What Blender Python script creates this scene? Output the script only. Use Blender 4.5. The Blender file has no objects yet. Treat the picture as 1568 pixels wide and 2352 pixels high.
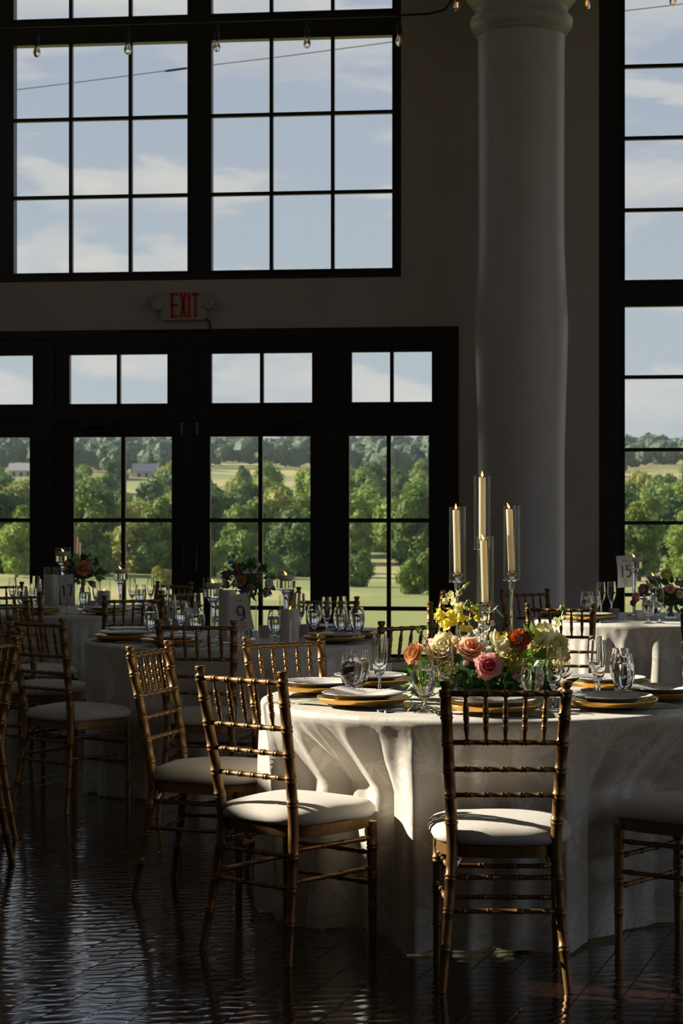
import bpy, math, random
from mathutils import Vector, Matrix, noise
R = math.radians
PI = math.pi
rnd = random.Random(11)

# ------------------------------------------------------------------ camera
F = 70 / 36 * 2352          # focal length in pixels of the 1568x2352 frame
HZ = 1176                   # horizon row
EYE = 1.43
YAW = R(6.9)
CA, SA = math.cos(YAW), math.sin(YAW)
scene = bpy.context.scene
cam_d = bpy.data.cameras.new('camera')
cam = bpy.data.objects.new('camera', cam_d)
scene.collection.objects.link(cam)
cam.location = (0, 0, EYE)
cam.rotation_euler = (R(90), 0, YAW)
cam_d.sensor_fit = 'VERTICAL'
cam_d.sensor_height = 36
cam_d.sensor_width = 24
cam_d.lens = 70
cam_d.clip_end = 4000
cam_d.dof.use_dof = True
cam_d.dof.focus_distance = 6.9
cam_d.dof.aperture_fstop = 11.0
scene.camera = cam

# ------------------------------------------------------------------ world, sun, exposure
SUN_EL = R(26)
SUN_AZ = R(-11)             # the light travels along (cos, sin) of this angle over the floor
w = bpy.data.worlds.new('sky'); scene.world = w; w.use_nodes = True
nt = w.node_tree; nt.nodes.clear()
def N(nt, t, **kw):
    n = nt.nodes.new(t)
    for k, v in kw.items():
        if k == 'inp':
            for kk, vv in v.items(): n.inputs[kk].default_value = vv
        else: setattr(n, k, v)
    return n
def ramp(nt, stops, interp='LINEAR'):
    n = nt.nodes.new('ShaderNodeValToRGB'); cr = n.color_ramp; cr.interpolation = interp
    while len(cr.elements) < len(stops): cr.elements.new(0.5)
    for e, (p, c) in zip(cr.elements, stops):
        e.position = p; e.color = (c[0], c[1], c[2], 1) if not isinstance(c, (int, float)) else (c, c, c, 1)
    return n
def build_sky():
    L = nt.links.new
    tc = N(nt, 'ShaderNodeTexCoord')
    sep = N(nt, 'ShaderNodeSeparateXYZ'); L(tc.outputs['Generated'], sep.inputs[0])
    sky = ramp(nt, [(0.0, (.47, .53, .565)), (.10, (.46, .525, .58)), (.25, (.40, .455, .565)), (.6, (.25, .33, .50)), (1, (.16, .24, .42))])
    L(sep.outputs['Z'], sky.inputs[0])
    mp = N(nt, 'ShaderNodeMapping'); mp.inputs['Scale'].default_value = (1.0, 1.0, 3.6)
    mp.inputs['Location'].default_value = (.35, .2, .13)
    L(tc.outputs['Generated'], mp.inputs[0])
    n1 = N(nt, 'ShaderNodeTexNoise', inp={'Scale': 7.5, 'Detail': 7.0, 'Roughness': .52, 'Distortion': .25})
    L(mp.outputs[0], n1.inputs['Vector'])
    cm = ramp(nt, [(.485, 0.0), (.56, .75), (.66, 1.0)], 'EASE'); L(n1.outputs['Fac'], cm.inputs[0])
    mp2 = N(nt, 'ShaderNodeMapping'); mp2.inputs['Location'].default_value = (.36, .2, .175); mp2.inputs['Scale'].default_value = (1, 1, 3.6)
    L(tc.outputs['Generated'], mp2.inputs[0])
    n2 = N(nt, 'ShaderNodeTexNoise', inp={'Scale': 7.5, 'Detail': 5.0, 'Roughness': .5, 'Distortion': .25})
    L(mp2.outputs[0], n2.inputs['Vector'])
    cc = ramp(nt, [(.47, (.68, .67, .64)), (.62, (.54, .56, .60)), (.75, (.46, .48, .54))]); L(n2.outputs['Fac'], cc.inputs[0])
    mx = N(nt, 'ShaderNodeMixRGB'); L(cm.outputs[0], mx.inputs[0]); L(sky.outputs[0], mx.inputs[1]); L(cc.outputs[0], mx.inputs[2])
    bg = N(nt, 'ShaderNodeBackground', inp={'Strength': 1.0}); L(mx.outputs[0], bg.inputs[0])
    out = N(nt, 'ShaderNodeOutputWorld'); L(bg.outputs[0], out.inputs[0])
build_sky()
sun_d = bpy.data.lights.new('sun', 'SUN'); sun_d.energy = 10.5; sun_d.angle = R(.53); sun_d.color = (1, .90, .74)
sun = bpy.data.objects.new('sun', sun_d); scene.collection.objects.link(sun)
sdir = Vector((math.cos(SUN_EL) * math.cos(SUN_AZ), math.cos(SUN_EL) * math.sin(SUN_AZ), -math.sin(SUN_EL)))
sun.rotation_euler = sdir.to_track_quat('-Z', 'Y').to_euler()
sun.location = (-20, 0, 12)
vs = scene.view_settings
vs.view_transform = 'Standard'; vs.look = 'None'; vs.exposure = 0.0; vs.gamma = 1; vs.use_curve_mapping = False
cy = scene.cycles
cy.use_denoising = True
cy.use_adaptive_sampling = True; cy.adaptive_threshold = .05
cy.max_bounces = 12; cy.diffuse_bounces = 4; cy.glossy_bounces = 4; cy.transmission_bounces = 10; cy.transparent_max_bounces = 16
cy.caustics_reflective = False; cy.caustics_refractive = False
cy.sample_clamp_indirect = 6

# ------------------------------------------------------------------ coordinate helpers
def C(X, d):                 # camera-plan coordinates (right, depth) to the floor plan
    return (X * CA - d * SA, X * SA + d * CA)
def PXD(px, py, d):          # a direction in the photograph taken out to depth d
    x, y = C((px - 784) * d / F, d)
    return Vector((x, y, EYE - (py - HZ) * d / F))
YW = 16.5                    # the window wall
def WX(px):
    u = (px - 784) / F; t = YW / (CA + u * SA)
    return t * (-SA + u * CA)
def WZ(px, py):
    u = (px - 784) / F; t = YW / (CA + u * SA)
    return EYE + t * (HZ - py) / F

# ------------------------------------------------------------------ mesh helpers
col = scene.collection
class MB:
    def __init__(s): s.v = []; s.f = []; s.uv = None
    def add(s, vs, fs):
        o = len(s.v); s.v += [tuple(v) for v in vs]; s.f += [tuple(i + o for i in f) for f in fs]; return s
    def box(s, a, b):
        x0, y0, z0 = a; x1, y1, z1 = b
        return s.add([(x0, y0, z0), (x1, y0, z0), (x1, y1, z0), (x0, y1, z0), (x0, y0, z1), (x1, y0, z1), (x1, y1, z1), (x0, y1, z1)],
                     [(3, 2, 1, 0), (4, 5, 6, 7), (0, 1, 5, 4), (1, 2, 6, 5), (2, 3, 7, 6), (3, 0, 4, 7)])
    def lathe(s, prof, seg=24, closed=False):
        n = len(prof); vs = []; fs = []
        for r, z in prof:
            for k in range(seg):
                t = 2 * PI * k / seg; vs.append((r * math.cos(t), r * math.sin(t), z))
        m = n if closed else n - 1
        for i in range(m):
            a = i * seg; b = ((i + 1) % n) * seg
            for k in range(seg):
                k2 = (k + 1) % seg; fs.append((a + k, a + k2, b + k2, b + k))
        if not closed:
            fs.append(tuple(range(seg))[::-1]); fs.append(tuple((n - 1) * seg + k for k in range(seg)))
        return s.add(vs, fs)
    def tube(s, path, radii, seg=8, cap=True):
        P = [Vector(p) for p in path]; n = len(P)
        if isinstance(radii, (int, float)): radii = [radii] * n
        vs = []; fs = []
        T0 = (P[1] - P[0]).normalized()
        ref = Vector((1, 0, 0)) if abs(T0.x) < .8 else Vector((0, 1, 0))
        for i in range(n):
            T = (P[min(i + 1, n - 1)] - P[max(i - 1, 0)]).normalized()
            A = (ref - T * ref.dot(T)).normalized(); B = T.cross(A); ref = A
            for k in range(seg):
                t = 2 * PI * k / seg; vs.append(P[i] + (A * math.cos(t) + B * math.sin(t)) * radii[i])
        for i in range(n - 1):
            for k in range(seg):
                k2 = (k + 1) % seg; fs.append((i * seg + k, i * seg + k2, (i + 1) * seg + k2, (i + 1) * seg + k))
        if cap:
            fs.append(tuple(range(seg))[::-1]); fs.append(tuple((n - 1) * seg + k for k in range(seg)))
        return s.add(vs, fs)
    def mesh(s, name, smooth=True):
        me = bpy.data.meshes.new(name); me.from_pydata(s.v, [], s.f); me.update()
        if smooth: me.polygons.foreach_set('use_smooth', [True] * len(me.polygons))
        return me
def auto(me, deg=35):
    try: me.set_sharp_from_angle(angle=R(deg))
    except Exception: pass
    return me
def obj(name, mb, mat=None, parent=None, loc=None, rot=None, smooth=True, sharp=35):
    if isinstance(mb, MB):
        me = mb.mesh(name, smooth)
        if smooth and sharp: auto(me, sharp)
    else: me = mb
    if mat is not None and not me.materials: me.materials.append(mat)
    o = bpy.data.objects.new(name, me); col.objects.link(o)
    if parent is not None: o.parent = parent
    if loc is not None: o.location = loc
    if rot is not None: o.rotation_euler = rot
    return o
def thing(name, label=None, cat=None, loc=(0, 0, 0), rz=0, group=None, kind=None):
    o = bpy.data.objects.new(name, None); col.objects.link(o); o.empty_display_size = .1
    o.location = loc; o.rotation_euler = (0, 0, rz)
    tag(o, label, cat, group, kind); return o
def tag(o, label=None, cat=None, group=None, kind=None):
    if label: o['label'] = label
    if cat: o['category'] = cat
    if group: o['group'] = group
    if kind: o['kind'] = kind
    return o
def part_empty(name, parent, loc=(0, 0, 0), rot=(0, 0, 0)):
    o = bpy.data.objects.new(name, None); col.objects.link(o); o.empty_display_size = .05
    o.parent = parent; o.location = loc; o.rotation_euler = rot; return o
def kids(o): return [c for c in bpy.data.objects if c.parent is o]
_tree = {}
def remember(root):
    def rec(o): return (o, [rec(c) for c in kids(o)])
    _tree[root.name] = rec(root); return root
def dup(root, loc, rz=0, label=None, group=None, rot=None, scale=None):
    def rec(node, parent):
        o, ch = node
        c = o.copy(); col.objects.link(c)
        c.parent = parent
        for k in ch: rec(k, c)
        return c
    r = rec(_tree[root.name], root.parent)
    r.location = loc; r.rotation_euler = rot if rot else (0, 0, rz)
    if scale: r.scale = scale
    if label: r['label'] = label
    if group: r['group'] = group
    return r
def slab_holes(xs0, xs1, zs0, zs1, holes, y0, y1):
    """an upright slab in the x-z plane with rectangular openings, one watertight mesh"""
    xs = sorted({xs0, xs1, *[h[0] for h in holes], *[h[1] for h in holes]})
    zs = sorted({zs0, zs1, *[h[2] for h in holes], *[h[3] for h in holes]})
    def solid(i, j):
        if i < 0 or j < 0 or i >= len(xs) - 1 or j >= len(zs) - 1: return False
        cx = (xs[i] + xs[i + 1]) / 2; cz = (zs[j] + zs[j + 1]) / 2
        return not any(h[0] < cx < h[1] and h[2] < cz < h[3] for h in holes)
    mb = MB(); idx = {}
    def V(i, j, k):
        if (i, j, k) not in idx:
            idx[(i, j, k)] = len(mb.v); mb.v.append((xs[i], (y0, y1)[k], zs[j]))
        return idx[(i, j, k)]
    for i in range(len(xs) - 1):
        for j in range(len(zs) - 1):
            if not solid(i, j): continue
            mb.f.append((V(i, j, 0), V(i + 1, j, 0), V(i + 1, j + 1, 0), V(i, j + 1, 0)))
            mb.f.append((V(i, j, 1), V(i, j + 1, 1), V(i + 1, j + 1, 1), V(i + 1, j, 1)))
            if not solid(i - 1, j): mb.f.append((V(i, j, 0), V(i, j + 1, 0), V(i, j + 1, 1), V(i, j, 1)))
            if not solid(i + 1, j): mb.f.append((V(i + 1, j, 0), V(i + 1, j, 1), V(i + 1, j + 1, 1), V(i + 1, j + 1, 0)))
            if not solid(i, j - 1): mb.f.append((V(i, j, 0), V(i, j, 1), V(i + 1, j, 1), V(i + 1, j, 0)))
            if not solid(i, j + 1): mb.f.append((V(i, j + 1, 0), V(i + 1, j + 1, 0), V(i + 1, j + 1, 1), V(i, j + 1, 1)))
    return mb

# ------------------------------------------------------------------ materials
MATS = {}
def mat(name, color=(.8, .8, .8), rough=.5, metal=0, var=0.0, scale=8, bump=0, bump_scale=60, coat=0, sheen=0, sub=0, emit=None, estr=0, spec=None, detail=4, transl=None):
    m = bpy.data.materials.new(name); m.use_nodes = True; t = m.node_tree; b = t.nodes['Principled BSDF']; L = t.links.new
    b.inputs['Roughness'].default_value = rough; b.inputs['Metallic'].default_value = metal
    b.inputs['Base Color'].default_value = (*color, 1)
    if coat: b.inputs['Coat Weight'].default_value = coat; b.inputs['Coat Roughness'].default_value = .15
    if sheen: b.inputs['Sheen Weight'].default_value = sheen
    if spec is not None: b.inputs['Specular IOR Level'].default_value = spec
    if sub: b.inputs['Subsurface Weight'].default_value = sub; b.inputs['Subsurface Radius'].default_value = (.01, .006, .003); b.inputs['Subsurface Scale'].default_value = 1
    if emit: b.inputs['Emission Color'].default_value = (*emit, 1); b.inputs['Emission Strength'].default_value = estr
    tc = N(t, 'ShaderNodeTexCoord')
    if var:
        n = N(t, 'ShaderNodeTexNoise', inp={'Scale': scale, 'Detail': detail}); L(tc.outputs['Object'], n.inputs['Vector'])
        oi = N(t, 'ShaderNodeObjectInfo')
        ad = N(t, 'ShaderNodeMath', operation='MULTIPLY_ADD'); L(oi.outputs['Random'], ad.inputs[0]); ad.inputs[1].default_value = .35; L(n.outputs['Fac'], ad.inputs[2])
        r = ramp(t, [(.35, [c * (1 - var) for c in color]), (.95, [min(1, c * (1 + var)) for c in color])]); L(ad.outputs[0], r.inputs[0]); L(r.outputs[0], b.inputs['Base Color'])
    if bump:
        n2 = N(t, 'ShaderNodeTexNoise', inp={'Scale': bump_scale, 'Detail': 3}); L(tc.outputs['Object'], n2.inputs['Vector'])
        bp = N(t, 'ShaderNodeBump', inp={'Strength': bump, 'Distance': .01}); L(n2.outputs['Fac'], bp.inputs['Height']); L(bp.outputs[0], b.inputs['Normal'])
    if transl:
        tr = N(t, 'ShaderNodeBsdfTranslucent'); tr.inputs[0].default_value = (*transl[0], 1)
        mx = N(t, 'ShaderNodeMixShader'); mx.inputs[0].default_value = transl[1]
        L(b.outputs[0], mx.inputs[1]); L(tr.outputs[0], mx.inputs[2]); L(mx.outputs[0], t.nodes['Material Output'].inputs[0])
    MATS[name] = m; return m
def glass(name, ior=1.46, rough=0.0, color=(1, 1, 1)):
    m = bpy.data.materials.new(name); m.use_nodes = True; t = m.node_tree; t.nodes.remove(t.nodes['Principled BSDF'])
    g = N(t, 'ShaderNodeBsdfGlass', inp={'IOR': ior, 'Roughness': rough, 'Color': (*color, 1)})
    t.links.new(g.outputs[0], t.nodes['Material Output'].inputs[0]); MATS[name] = m; return m
def pane_glass(name, tint=(.93, .95, .95), refl=1.0, dirt=0.0):
    m = bpy.data.materials.new(name); m.use_nodes = True; t = m.node_tree; t.nodes.remove(t.nodes['Principled BSDF']); L = t.links.new
    tr = N(t, 'ShaderNodeBsdfTransparent', inp={'Color': (*tint, 1)}); gl = N(t, 'ShaderNodeBsdfGlossy', inp={'Roughness': .01})
    lw = N(t, 'ShaderNodeLayerWeight', inp={'Blend': .5}); pw = N(t, 'ShaderNodeMath', operation='POWER'); L(lw.outputs['Facing'], pw.inputs[0]); pw.inputs[1].default_value = 4.5
    mu = N(t, 'ShaderNodeMath', operation='MULTIPLY_ADD', use_clamp=True); L(pw.outputs[0], mu.inputs[0]); mu.inputs[1].default_value = .9 * refl; mu.inputs[2].default_value = .035 * refl
    mx = N(t, 'ShaderNodeMixShader'); L(mu.outputs[0], mx.inputs[0]); L(tr.outputs[0], mx.inputs[1]); L(gl.outputs[0], mx.inputs[2])
    L(mx.outputs[0], t.nodes['Material Output'].inputs[0]); MATS[name] = m; return m
M_wall = mat('wall_paint', (.47, .395, .37), .75, var=.06, scale=1.2, bump=.06, bump_scale=90)
M_ceil = mat('ceiling_paint', (.62, .58, .54), .8, var=.05, scale=1)
M_plaster = mat('column_plaster', (.50, .445, .445), .42, var=.08, scale=3, bump=.12, bump_scale=25)
M_frame = mat('dark_stained_wood', (.020, .0125, .011), .38, var=.25, scale=9, bump=.05, bump_scale=40)
M_pane = pane_glass('window_glass')
M_gold = mat('gold_bamboo_paint', (.235, .125, .042), .42, metal=.6, var=.32, scale=26, detail=6, bump=.05, bump_scale=160)
M_cushion = mat('cushion_fabric', (.62, .565, .51), .85, var=.05, scale=30, bump=.12, bump_scale=420, sheen=.25)
M_glass = glass('clear_glass', 1.45)
M_thin = pane_glass('thin_clear_glass', (.985, .99, .99), .9)
M_water = glass('water', 1.33)
M_frost = mat('frosted_glass', (.55, .56, .60), .35, transl=((.7, .7, .75), .5))
M_wax = mat('ivory_wax', (.92, .86, .68), .45, transl=((.95, .82, .58), .40))
M_white_wax = mat('white_wax', (.80, .75, .73), .5, transl=((.9, .8, .75), .25))
M_flame = mat('flame', (1, .5, .15), .5, emit=(1, .42, .10), estr=3.2)
M_ember = mat('tealight_glow', (1, .4, .1), .5, emit=(1, .38, .10), estr=.7)
M_plate = mat('white_porcelain', (.80, .78, .75), .18, var=.02, scale=5, coat=.4)
M_charger = mat('gold_charger', (.80, .44, .09), .28, metal=.85, var=.12, scale=14)
M_napkin = mat('sage_satin', (.30, .335, .175), .38, var=.14, scale=16, sheen=.4)
M_silver = mat('stainless_steel', (.55, .54, .52), .18, metal=1, var=.06, scale=10)
M_card = mat('card_paper', (.66, .62, .63), .7, var=.03, scale=9)
M_paper = mat('white_menu_card', (.82, .80, .76), .7, var=.02, scale=9)
M_ink = mat('black_ink', (.03, .028, .03), .6)
M_brass = mat('brass_wire', (.62, .43, .16), .3, metal=.9)
M_black = mat('black_rubber', (.012, .012, .012), .55)
M_exit = mat('exit_housing', (.40, .355, .27), .55, var=.05, scale=9)
M_exitred = mat('exit_red_letter', (.42, .014, .02), .4, emit=(.5, .008, .012), estr=.012)
M_lampgrey = mat('lamp_grey', (.25, .25, .25), .4)
M_filament = mat('bulb_filament', (1, .4, .08), .5, emit=(1, .36, .05), estr=1.1)
M_metaldark = mat('dark_bronze', (.035, .03, .028), .4, metal=.6)

def cloth_material():
    m = bpy.data.materials.new('ivory_damask'); m.use_nodes = True; t = m.node_tree; b = t.nodes['Principled BSDF']; L = t.links.new
    tc = N(t, 'ShaderNodeTexCoord')
    nz = N(t, 'ShaderNodeTexNoise', inp={'Scale': 9.0, 'Detail': 2.0}); L(tc.outputs['UV'], nz.inputs['Vector'])
    sb = N(t, 'ShaderNodeVectorMath', operation='SUBTRACT'); L(nz.outputs['Color'], sb.inputs[0]); sb.inputs[1].default_value = (.5, .5, .5)
    sc = N(t, 'ShaderNodeVectorMath', operation='SCALE'); L(sb.outputs[0], sc.inputs[0]); sc.inputs['Scale'].default_value = .035
    ad = N(t, 'ShaderNodeVectorMath', operation='ADD'); L(tc.outputs['UV'], ad.inputs[0]); L(sc.outputs[0], ad.inputs[1])
    def motif(scale, petals, off, rad):
        mp = N(t, 'ShaderNodeMapping'); mp.inputs['Location'].default_value = (off, off * .7, 0); mp.inputs['Scale'].default_value = (scale, scale, scale)
        L(ad.outputs[0], mp.inputs[0])
        vo = N(t, 'ShaderNodeTexVoronoi', voronoi_dimensions='2D'); vo.inputs['Scale'].default_value = 1; vo.inputs['Randomness'].default_value = .55
        L(mp.outputs[0], vo.inputs['Vector'])
        df = N(t, 'ShaderNodeVectorMath', operation='SUBTRACT'); L(mp.outputs[0], df.inputs[0]); L(vo.outputs['Position'], df.inputs[1])
        sp = N(t, 'ShaderNodeSeparateXYZ'); L(df.outputs[0], sp.inputs[0])
        an = N(t, 'ShaderNodeMath', operation='ARCTAN2'); L(sp.outputs['Y'], an.inputs[0]); L(sp.outputs['X'], an.inputs[1])
        cs = N(t, 'ShaderNodeSeparateColor'); L(vo.outputs['Color'], cs.inputs[0])
        a2 = N(t, 'ShaderNodeMath', operation='MULTIPLY_ADD'); L(cs.outputs[0], a2.inputs[0]); a2.inputs[1].default_value = 6.28; L(an.outputs[0], a2.inputs[2])
        a3 = N(t, 'ShaderNodeMath', operation='MULTIPLY'); L(a2.outputs[0], a3.inputs[0]); a3.inputs[1].default_value = petals / 2
        co = N(t, 'ShaderNodeMath', operation='COSINE'); L(a3.outputs[0], co.inputs[0])
        ab = N(t, 'ShaderNodeMath', operation='ABSOLUTE'); L(co.outputs[0], ab.inputs[0])
        a4 = N(t, 'ShaderNodeMath', operation='MULTIPLY'); L(a2.outputs[0], a4.inputs[0]); a4.inputs[1].default_value = petals * 3.5
        co2 = N(t, 'ShaderNodeMath', operation='SINE'); L(a4.outputs[0], co2.inputs[0])
        r1 = N(t, 'ShaderNodeMath', operation='MULTIPLY_ADD'); L(co2.outputs[0], r1.inputs[0]); r1.inputs[1].default_value = .10; L(ab.outputs[0], r1.inputs[2])
        c5 = N(t, 'ShaderNodeMath', operation='COSINE'); L(a2.outputs[0], c5.inputs[0])
        fan = N(t, 'ShaderNodeMapRange', inp={'From Min': -.75, 'From Max': .7, 'To Min': .15 * rad, 'To Max': rad * 1.25}); L(c5.outputs[0], fan.inputs['Value'])
        r2 = N(t, 'ShaderNodeMath', operation='MULTIPLY'); L(r1.outputs[0], r2.inputs[0]); L(fan.outputs[0], r2.inputs[1])
        ln = N(t, 'ShaderNodeVectorMath', operation='LENGTH'); L(df.outputs[0], ln.inputs[0])
        d = N(t, 'ShaderNodeMath', operation='SUBTRACT'); L(r2.outputs[0], d.inputs[0]); L(ln.outputs['Value'], d.inputs[1])
        st = ramp(t, [(.0, 0.0), (.03, 1.0)]); L(d.outputs[0], st.inputs[0])
        # a vein down the middle of each petal
        v = ramp(t, [(.965, 1.0), (.99, .35)]); L(ab.outputs[0], v.inputs[0])
        mu = N(t, 'ShaderNodeMath', operation='MULTIPLY'); L(st.outputs[0], mu.inputs[0]); L(v.outputs[0], mu.inputs[1])
        return mu
    m1 = motif(3.4, 7, 0, .50); m2 = motif(6.2, 5, 3.3, .46)
    mxx = N(t, 'ShaderNodeMath', operation='MAXIMUM'); L(m1.outputs[0], mxx.inputs[0]); L(m2.outputs[0], mxx.inputs[1])
    cr = ramp(t, [(0, (.70, .65, .575)), (1, (.86, .815, .735))]); L(mxx.outputs[0], cr.inputs[0]); L(cr.outputs[0], b.inputs['Base Color'])
    rr = ramp(t, [(0, .62), (1, .42)]); L(mxx.outputs[0], rr.inputs[0]); L(rr.outputs[0], b.inputs['Roughness'])
    b.inputs['Sheen Weight'].default_value = .2
    n2 = N(t, 'ShaderNodeTexNoise', inp={'Scale': 14, 'Detail': 3}); L(tc.outputs['UV'], n2.inputs['Vector'])
    bp = N(t, 'ShaderNodeBump', inp={'Strength': .25, 'Distance': .01}); L(n2.outputs['Fac'], bp.inputs['Height']); L(bp.outputs[0], b.inputs['Normal'])
    tr = N(t, 'ShaderNodeBsdfTranslucent'); tr.inputs[0].default_value = (.75, .68, .5, 1)
    ms = N(t, 'ShaderNodeMixShader'); ms.inputs[0].default_value = .12
    L(b.outputs[0], ms.inputs[1]); L(tr.outputs[0], ms.inputs[2]); L(ms.outputs[0], t.nodes['Material Output'].inputs[0])
    return m
M_cloth = cloth_material()

def floor_material():
    m = bpy.data.materials.new('dark_scraped_hardwood'); m.use_nodes = True; t = m.node_tree; b = t.nodes['Principled BSDF']; L = t.links.new
    tc = N(t, 'ShaderNodeTexCoord'); oi = N(t, 'ShaderNodeObjectInfo')
    of = N(t, 'ShaderNodeVectorMath', operation='MULTIPLY_ADD'); L(oi.outputs['Random'], of.inputs[0]); of.inputs[1].default_value = (13, 37, 5); L(tc.outputs['Object'], of.inputs[2])
    mp = N(t, 'ShaderNodeMapping'); mp.inputs['Scale'].default_value = (26, 2.2, 1); L(of.outputs[0], mp.inputs[0])
    n = N(t, 'ShaderNodeTexNoise', inp={'Scale': 1.5, 'Detail': 6}); L(mp.outputs[0], n.inputs['Vector'])
    n0 = N(t, 'ShaderNodeMath', operation='MULTIPLY_ADD'); L(oi.outputs['Random'], n0.inputs[0]); n0.inputs[1].default_value = .3; L(n.outputs['Fac'], n0.inputs[2])
    c = ramp(t, [(.3, (.013, .0065, .0055)), (.9, (.034, .016, .012))]); L(n0.outputs[0], c.inputs[0]); L(c.outputs[0], b.inputs['Base Color'])
    mr = N(t, 'ShaderNodeMapping'); mr.inputs['Rotation'].default_value = (0, 0, R(-28)); L(of.outputs[0], mr.inputs[0])
    wv = N(t, 'ShaderNodeTexWave', wave_type='BANDS', bands_direction='Y', inp={'Scale': 4.6, 'Distortion': 5.0, 'Detail': 2.0, 'Detail Scale': 1.6}); L(mr.outputs[0], wv.inputs['Vector'])
    nb = N(t, 'ShaderNodeTexNoise', inp={'Scale': 7, 'Detail': 2}); L(of.outputs[0], nb.inputs['Vector'])
    av = N(t, 'ShaderNodeMath', operation='MULTIPLY_ADD'); L(nb.outputs['Fac'], av.inputs[0]); av.inputs[1].default_value = 1.3; L(wv.outputs['Fac'], av.inputs[2])
    bp = N(t, 'ShaderNodeBump', inp={'Strength': .20, 'Distance': .004}); L(av.outputs[0], bp.inputs['Height'])
    bp2 = N(t, 'ShaderNodeBump', inp={'Strength': .12, 'Distance': .002}); L(n.outputs['Fac'], bp2.inputs['Height']); L(bp.outputs[0], bp2.inputs['Normal'])
    L(bp2.outputs[0], b.inputs['Normal'])
    b.inputs['Roughness'].default_value = .13
    b.inputs['Coat Weight'].default_value = .7; b.inputs['Coat Roughness'].default_value = .06; L(bp2.outputs[0], b.inputs['Coat Normal'])
    b.inputs['Specular IOR Level'].default_value = .85
    return m
M_floor = floor_material()

# ================================================================== THE ROOM
XL, XR, YB, ZC = -7.2, 5.6, -4.0, 7.4
# --- floor of separate planks
PL_A = R(-11)               # planks run along +y turned by this angle
fl = MB(); fl.box((XL - .3, YB - .3, -.16), (XR + .3, YW + .3, -.012))
floor = tag(obj('floor', fl, M_floor, smooth=False), 'dark hand-scraped hardwood plank floor', kind='structure')
PWID, PLEN = .127, 1.15
def plank_mb(x0, x1, y0, y1, mb=None, t=.012):
    mb = mb or MB(); e = .0022
    return mb.add([(x0, y0, -t), (x1, y0, -t), (x1, y1, -t), (x0, y1, -t), (x0, y0, -.003), (x1, y0, -.003), (x1, y1, -.003), (x0, y1, -.003),
                   (x0 + e, y0 + e, 0), (x1 - e, y0 + e, 0), (x1 - e, y1 - e, 0), (x0 + e, y1 - e, 0)],
                  [(0, 1, 5, 4), (1, 2, 6, 5), (2, 3, 7, 6), (3, 0, 4, 7), (4, 5, 9, 8), (5, 6, 10, 9), (6, 7, 11, 10), (7, 4, 8, 11), (8, 9, 10, 11)])
pu = Vector((math.sin(-PL_A), math.cos(-PL_A))); pv = Vector((pu.y, -pu.x))
cand = []
for i in range(-130, 130):
    off = (i * .37) % 1.0
    j0 = -12
    y = (j0 + off) * PLEN
    r2 = random.Random(i * 7 + 3)
    while y < 22:
        ln = PLEN * r2.choice((.62, .8, 1.0, 1.0, 1.15))
        cx, cyy = (i + .5) * PWID, y + ln / 2
        p = pv * cx + pu * cyy
        ok = True
        for ex, ey in ((i * PWID, y), ((i + 1) * PWID, y), (i * PWID, y + ln), ((i + 1) * PWID, y + ln)):
            q = pv * ex + pu * ey
            if not (XL - .25 < q.x < XR + .25 and YB - .25 < q.y < YW + .2): ok = False
        if ok:
            d = -p.x * SA + p.y * CA; X = p.x * CA + p.y * SA
            key = 99
            if d > 5.0 and abs(X) < .175 * d + .15: key = d
            cand.append((key, i * PWID, y, ln))
        y += ln
cand.sort(key=lambda c: c[0])
pl_mesh = {}
for key, x, y, ln in cand[:260]:
    k = round(ln, 3)
    if k not in pl_mesh:
        pl_mesh[k] = plank_mb(0, PWID - .0006, 0, ln - .0006).mesh('plank', False); pl_mesh[k].materials.append(M_floor)
    q = pv * x + pu * y
    o = bpy.data.objects.new('plank', pl_mesh[k]); col.objects.link(o); o.parent = floor
    o.location = (q.x, q.y, 0); o.rotation_euler = (0, 0, PL_A)
mb = MB()
for key, x, y, ln in cand[260:]: plank_mb(x, x + PWID - .0006, y, y + ln - .0006, mb)
fo = obj('plank_field', mb, M_floor, floor, (0, 0, 0), (0, 0, PL_A), smooth=False); fo['kind'] = 'stuff'

# --- window builder: a frame with openings, beads, muntins and one pane per light
def make_window(name, label, rect, cells, depth=.11, bead=.018, mun=.030, y_in=0.0, placer=None):
    """rect (x0,x1,z0,z1); cells (x0,x1,z0,z1,[x muntins],[z muntins]); built facing -y with its inner face at y=0"""
    x0, x1, z0, z1 = rect
    root = thing(name, label, kind='structure')
    obj('frame', slab_holes(x0, x1, z0, z1, [c[:4] for c in cells], 0, depth), M_frame, root, smooth=False)
    for (a, b, c, d, vx, vz) in cells:
        obj('bead', slab_holes(a - .012, b + .012, c - .012, d + .012, [(a + bead * .35, b - bead * .35, c + bead * .35, d - bead * .35)], -.014, .03), M_frame, root, smooth=False)
        xs = [a, *vx, b]; zs = [c, *vz, d]
        for v in vx: obj('muntin', MB().box((v - mun / 2, .004, c), (v + mun / 2, .05, d)), M_frame, root, smooth=False)
        for v in vz: obj('muntin', MB().box((a, .006, v - mun / 2), (b, .048, v + mun / 2)), M_frame, root, smooth=False)
        for i in range(len(xs) - 1):
            for j in range(len(zs) - 1):
                obj('pane', MB().add([(xs[i], .03, zs[j]), (xs[i + 1], .03, zs[j]), (xs[i + 1], .03, zs[j + 1]), (xs[i], .03, zs[j + 1])], [(0, 1, 2, 3)]), M_pane, root, smooth=False)
    if placer: placer(root)
    return root
def at_back(root): root.location = (0, YW + .01, 0)
def even(a, b, n): return [a + (b - a) * k / n for k in range(1, n)]
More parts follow.
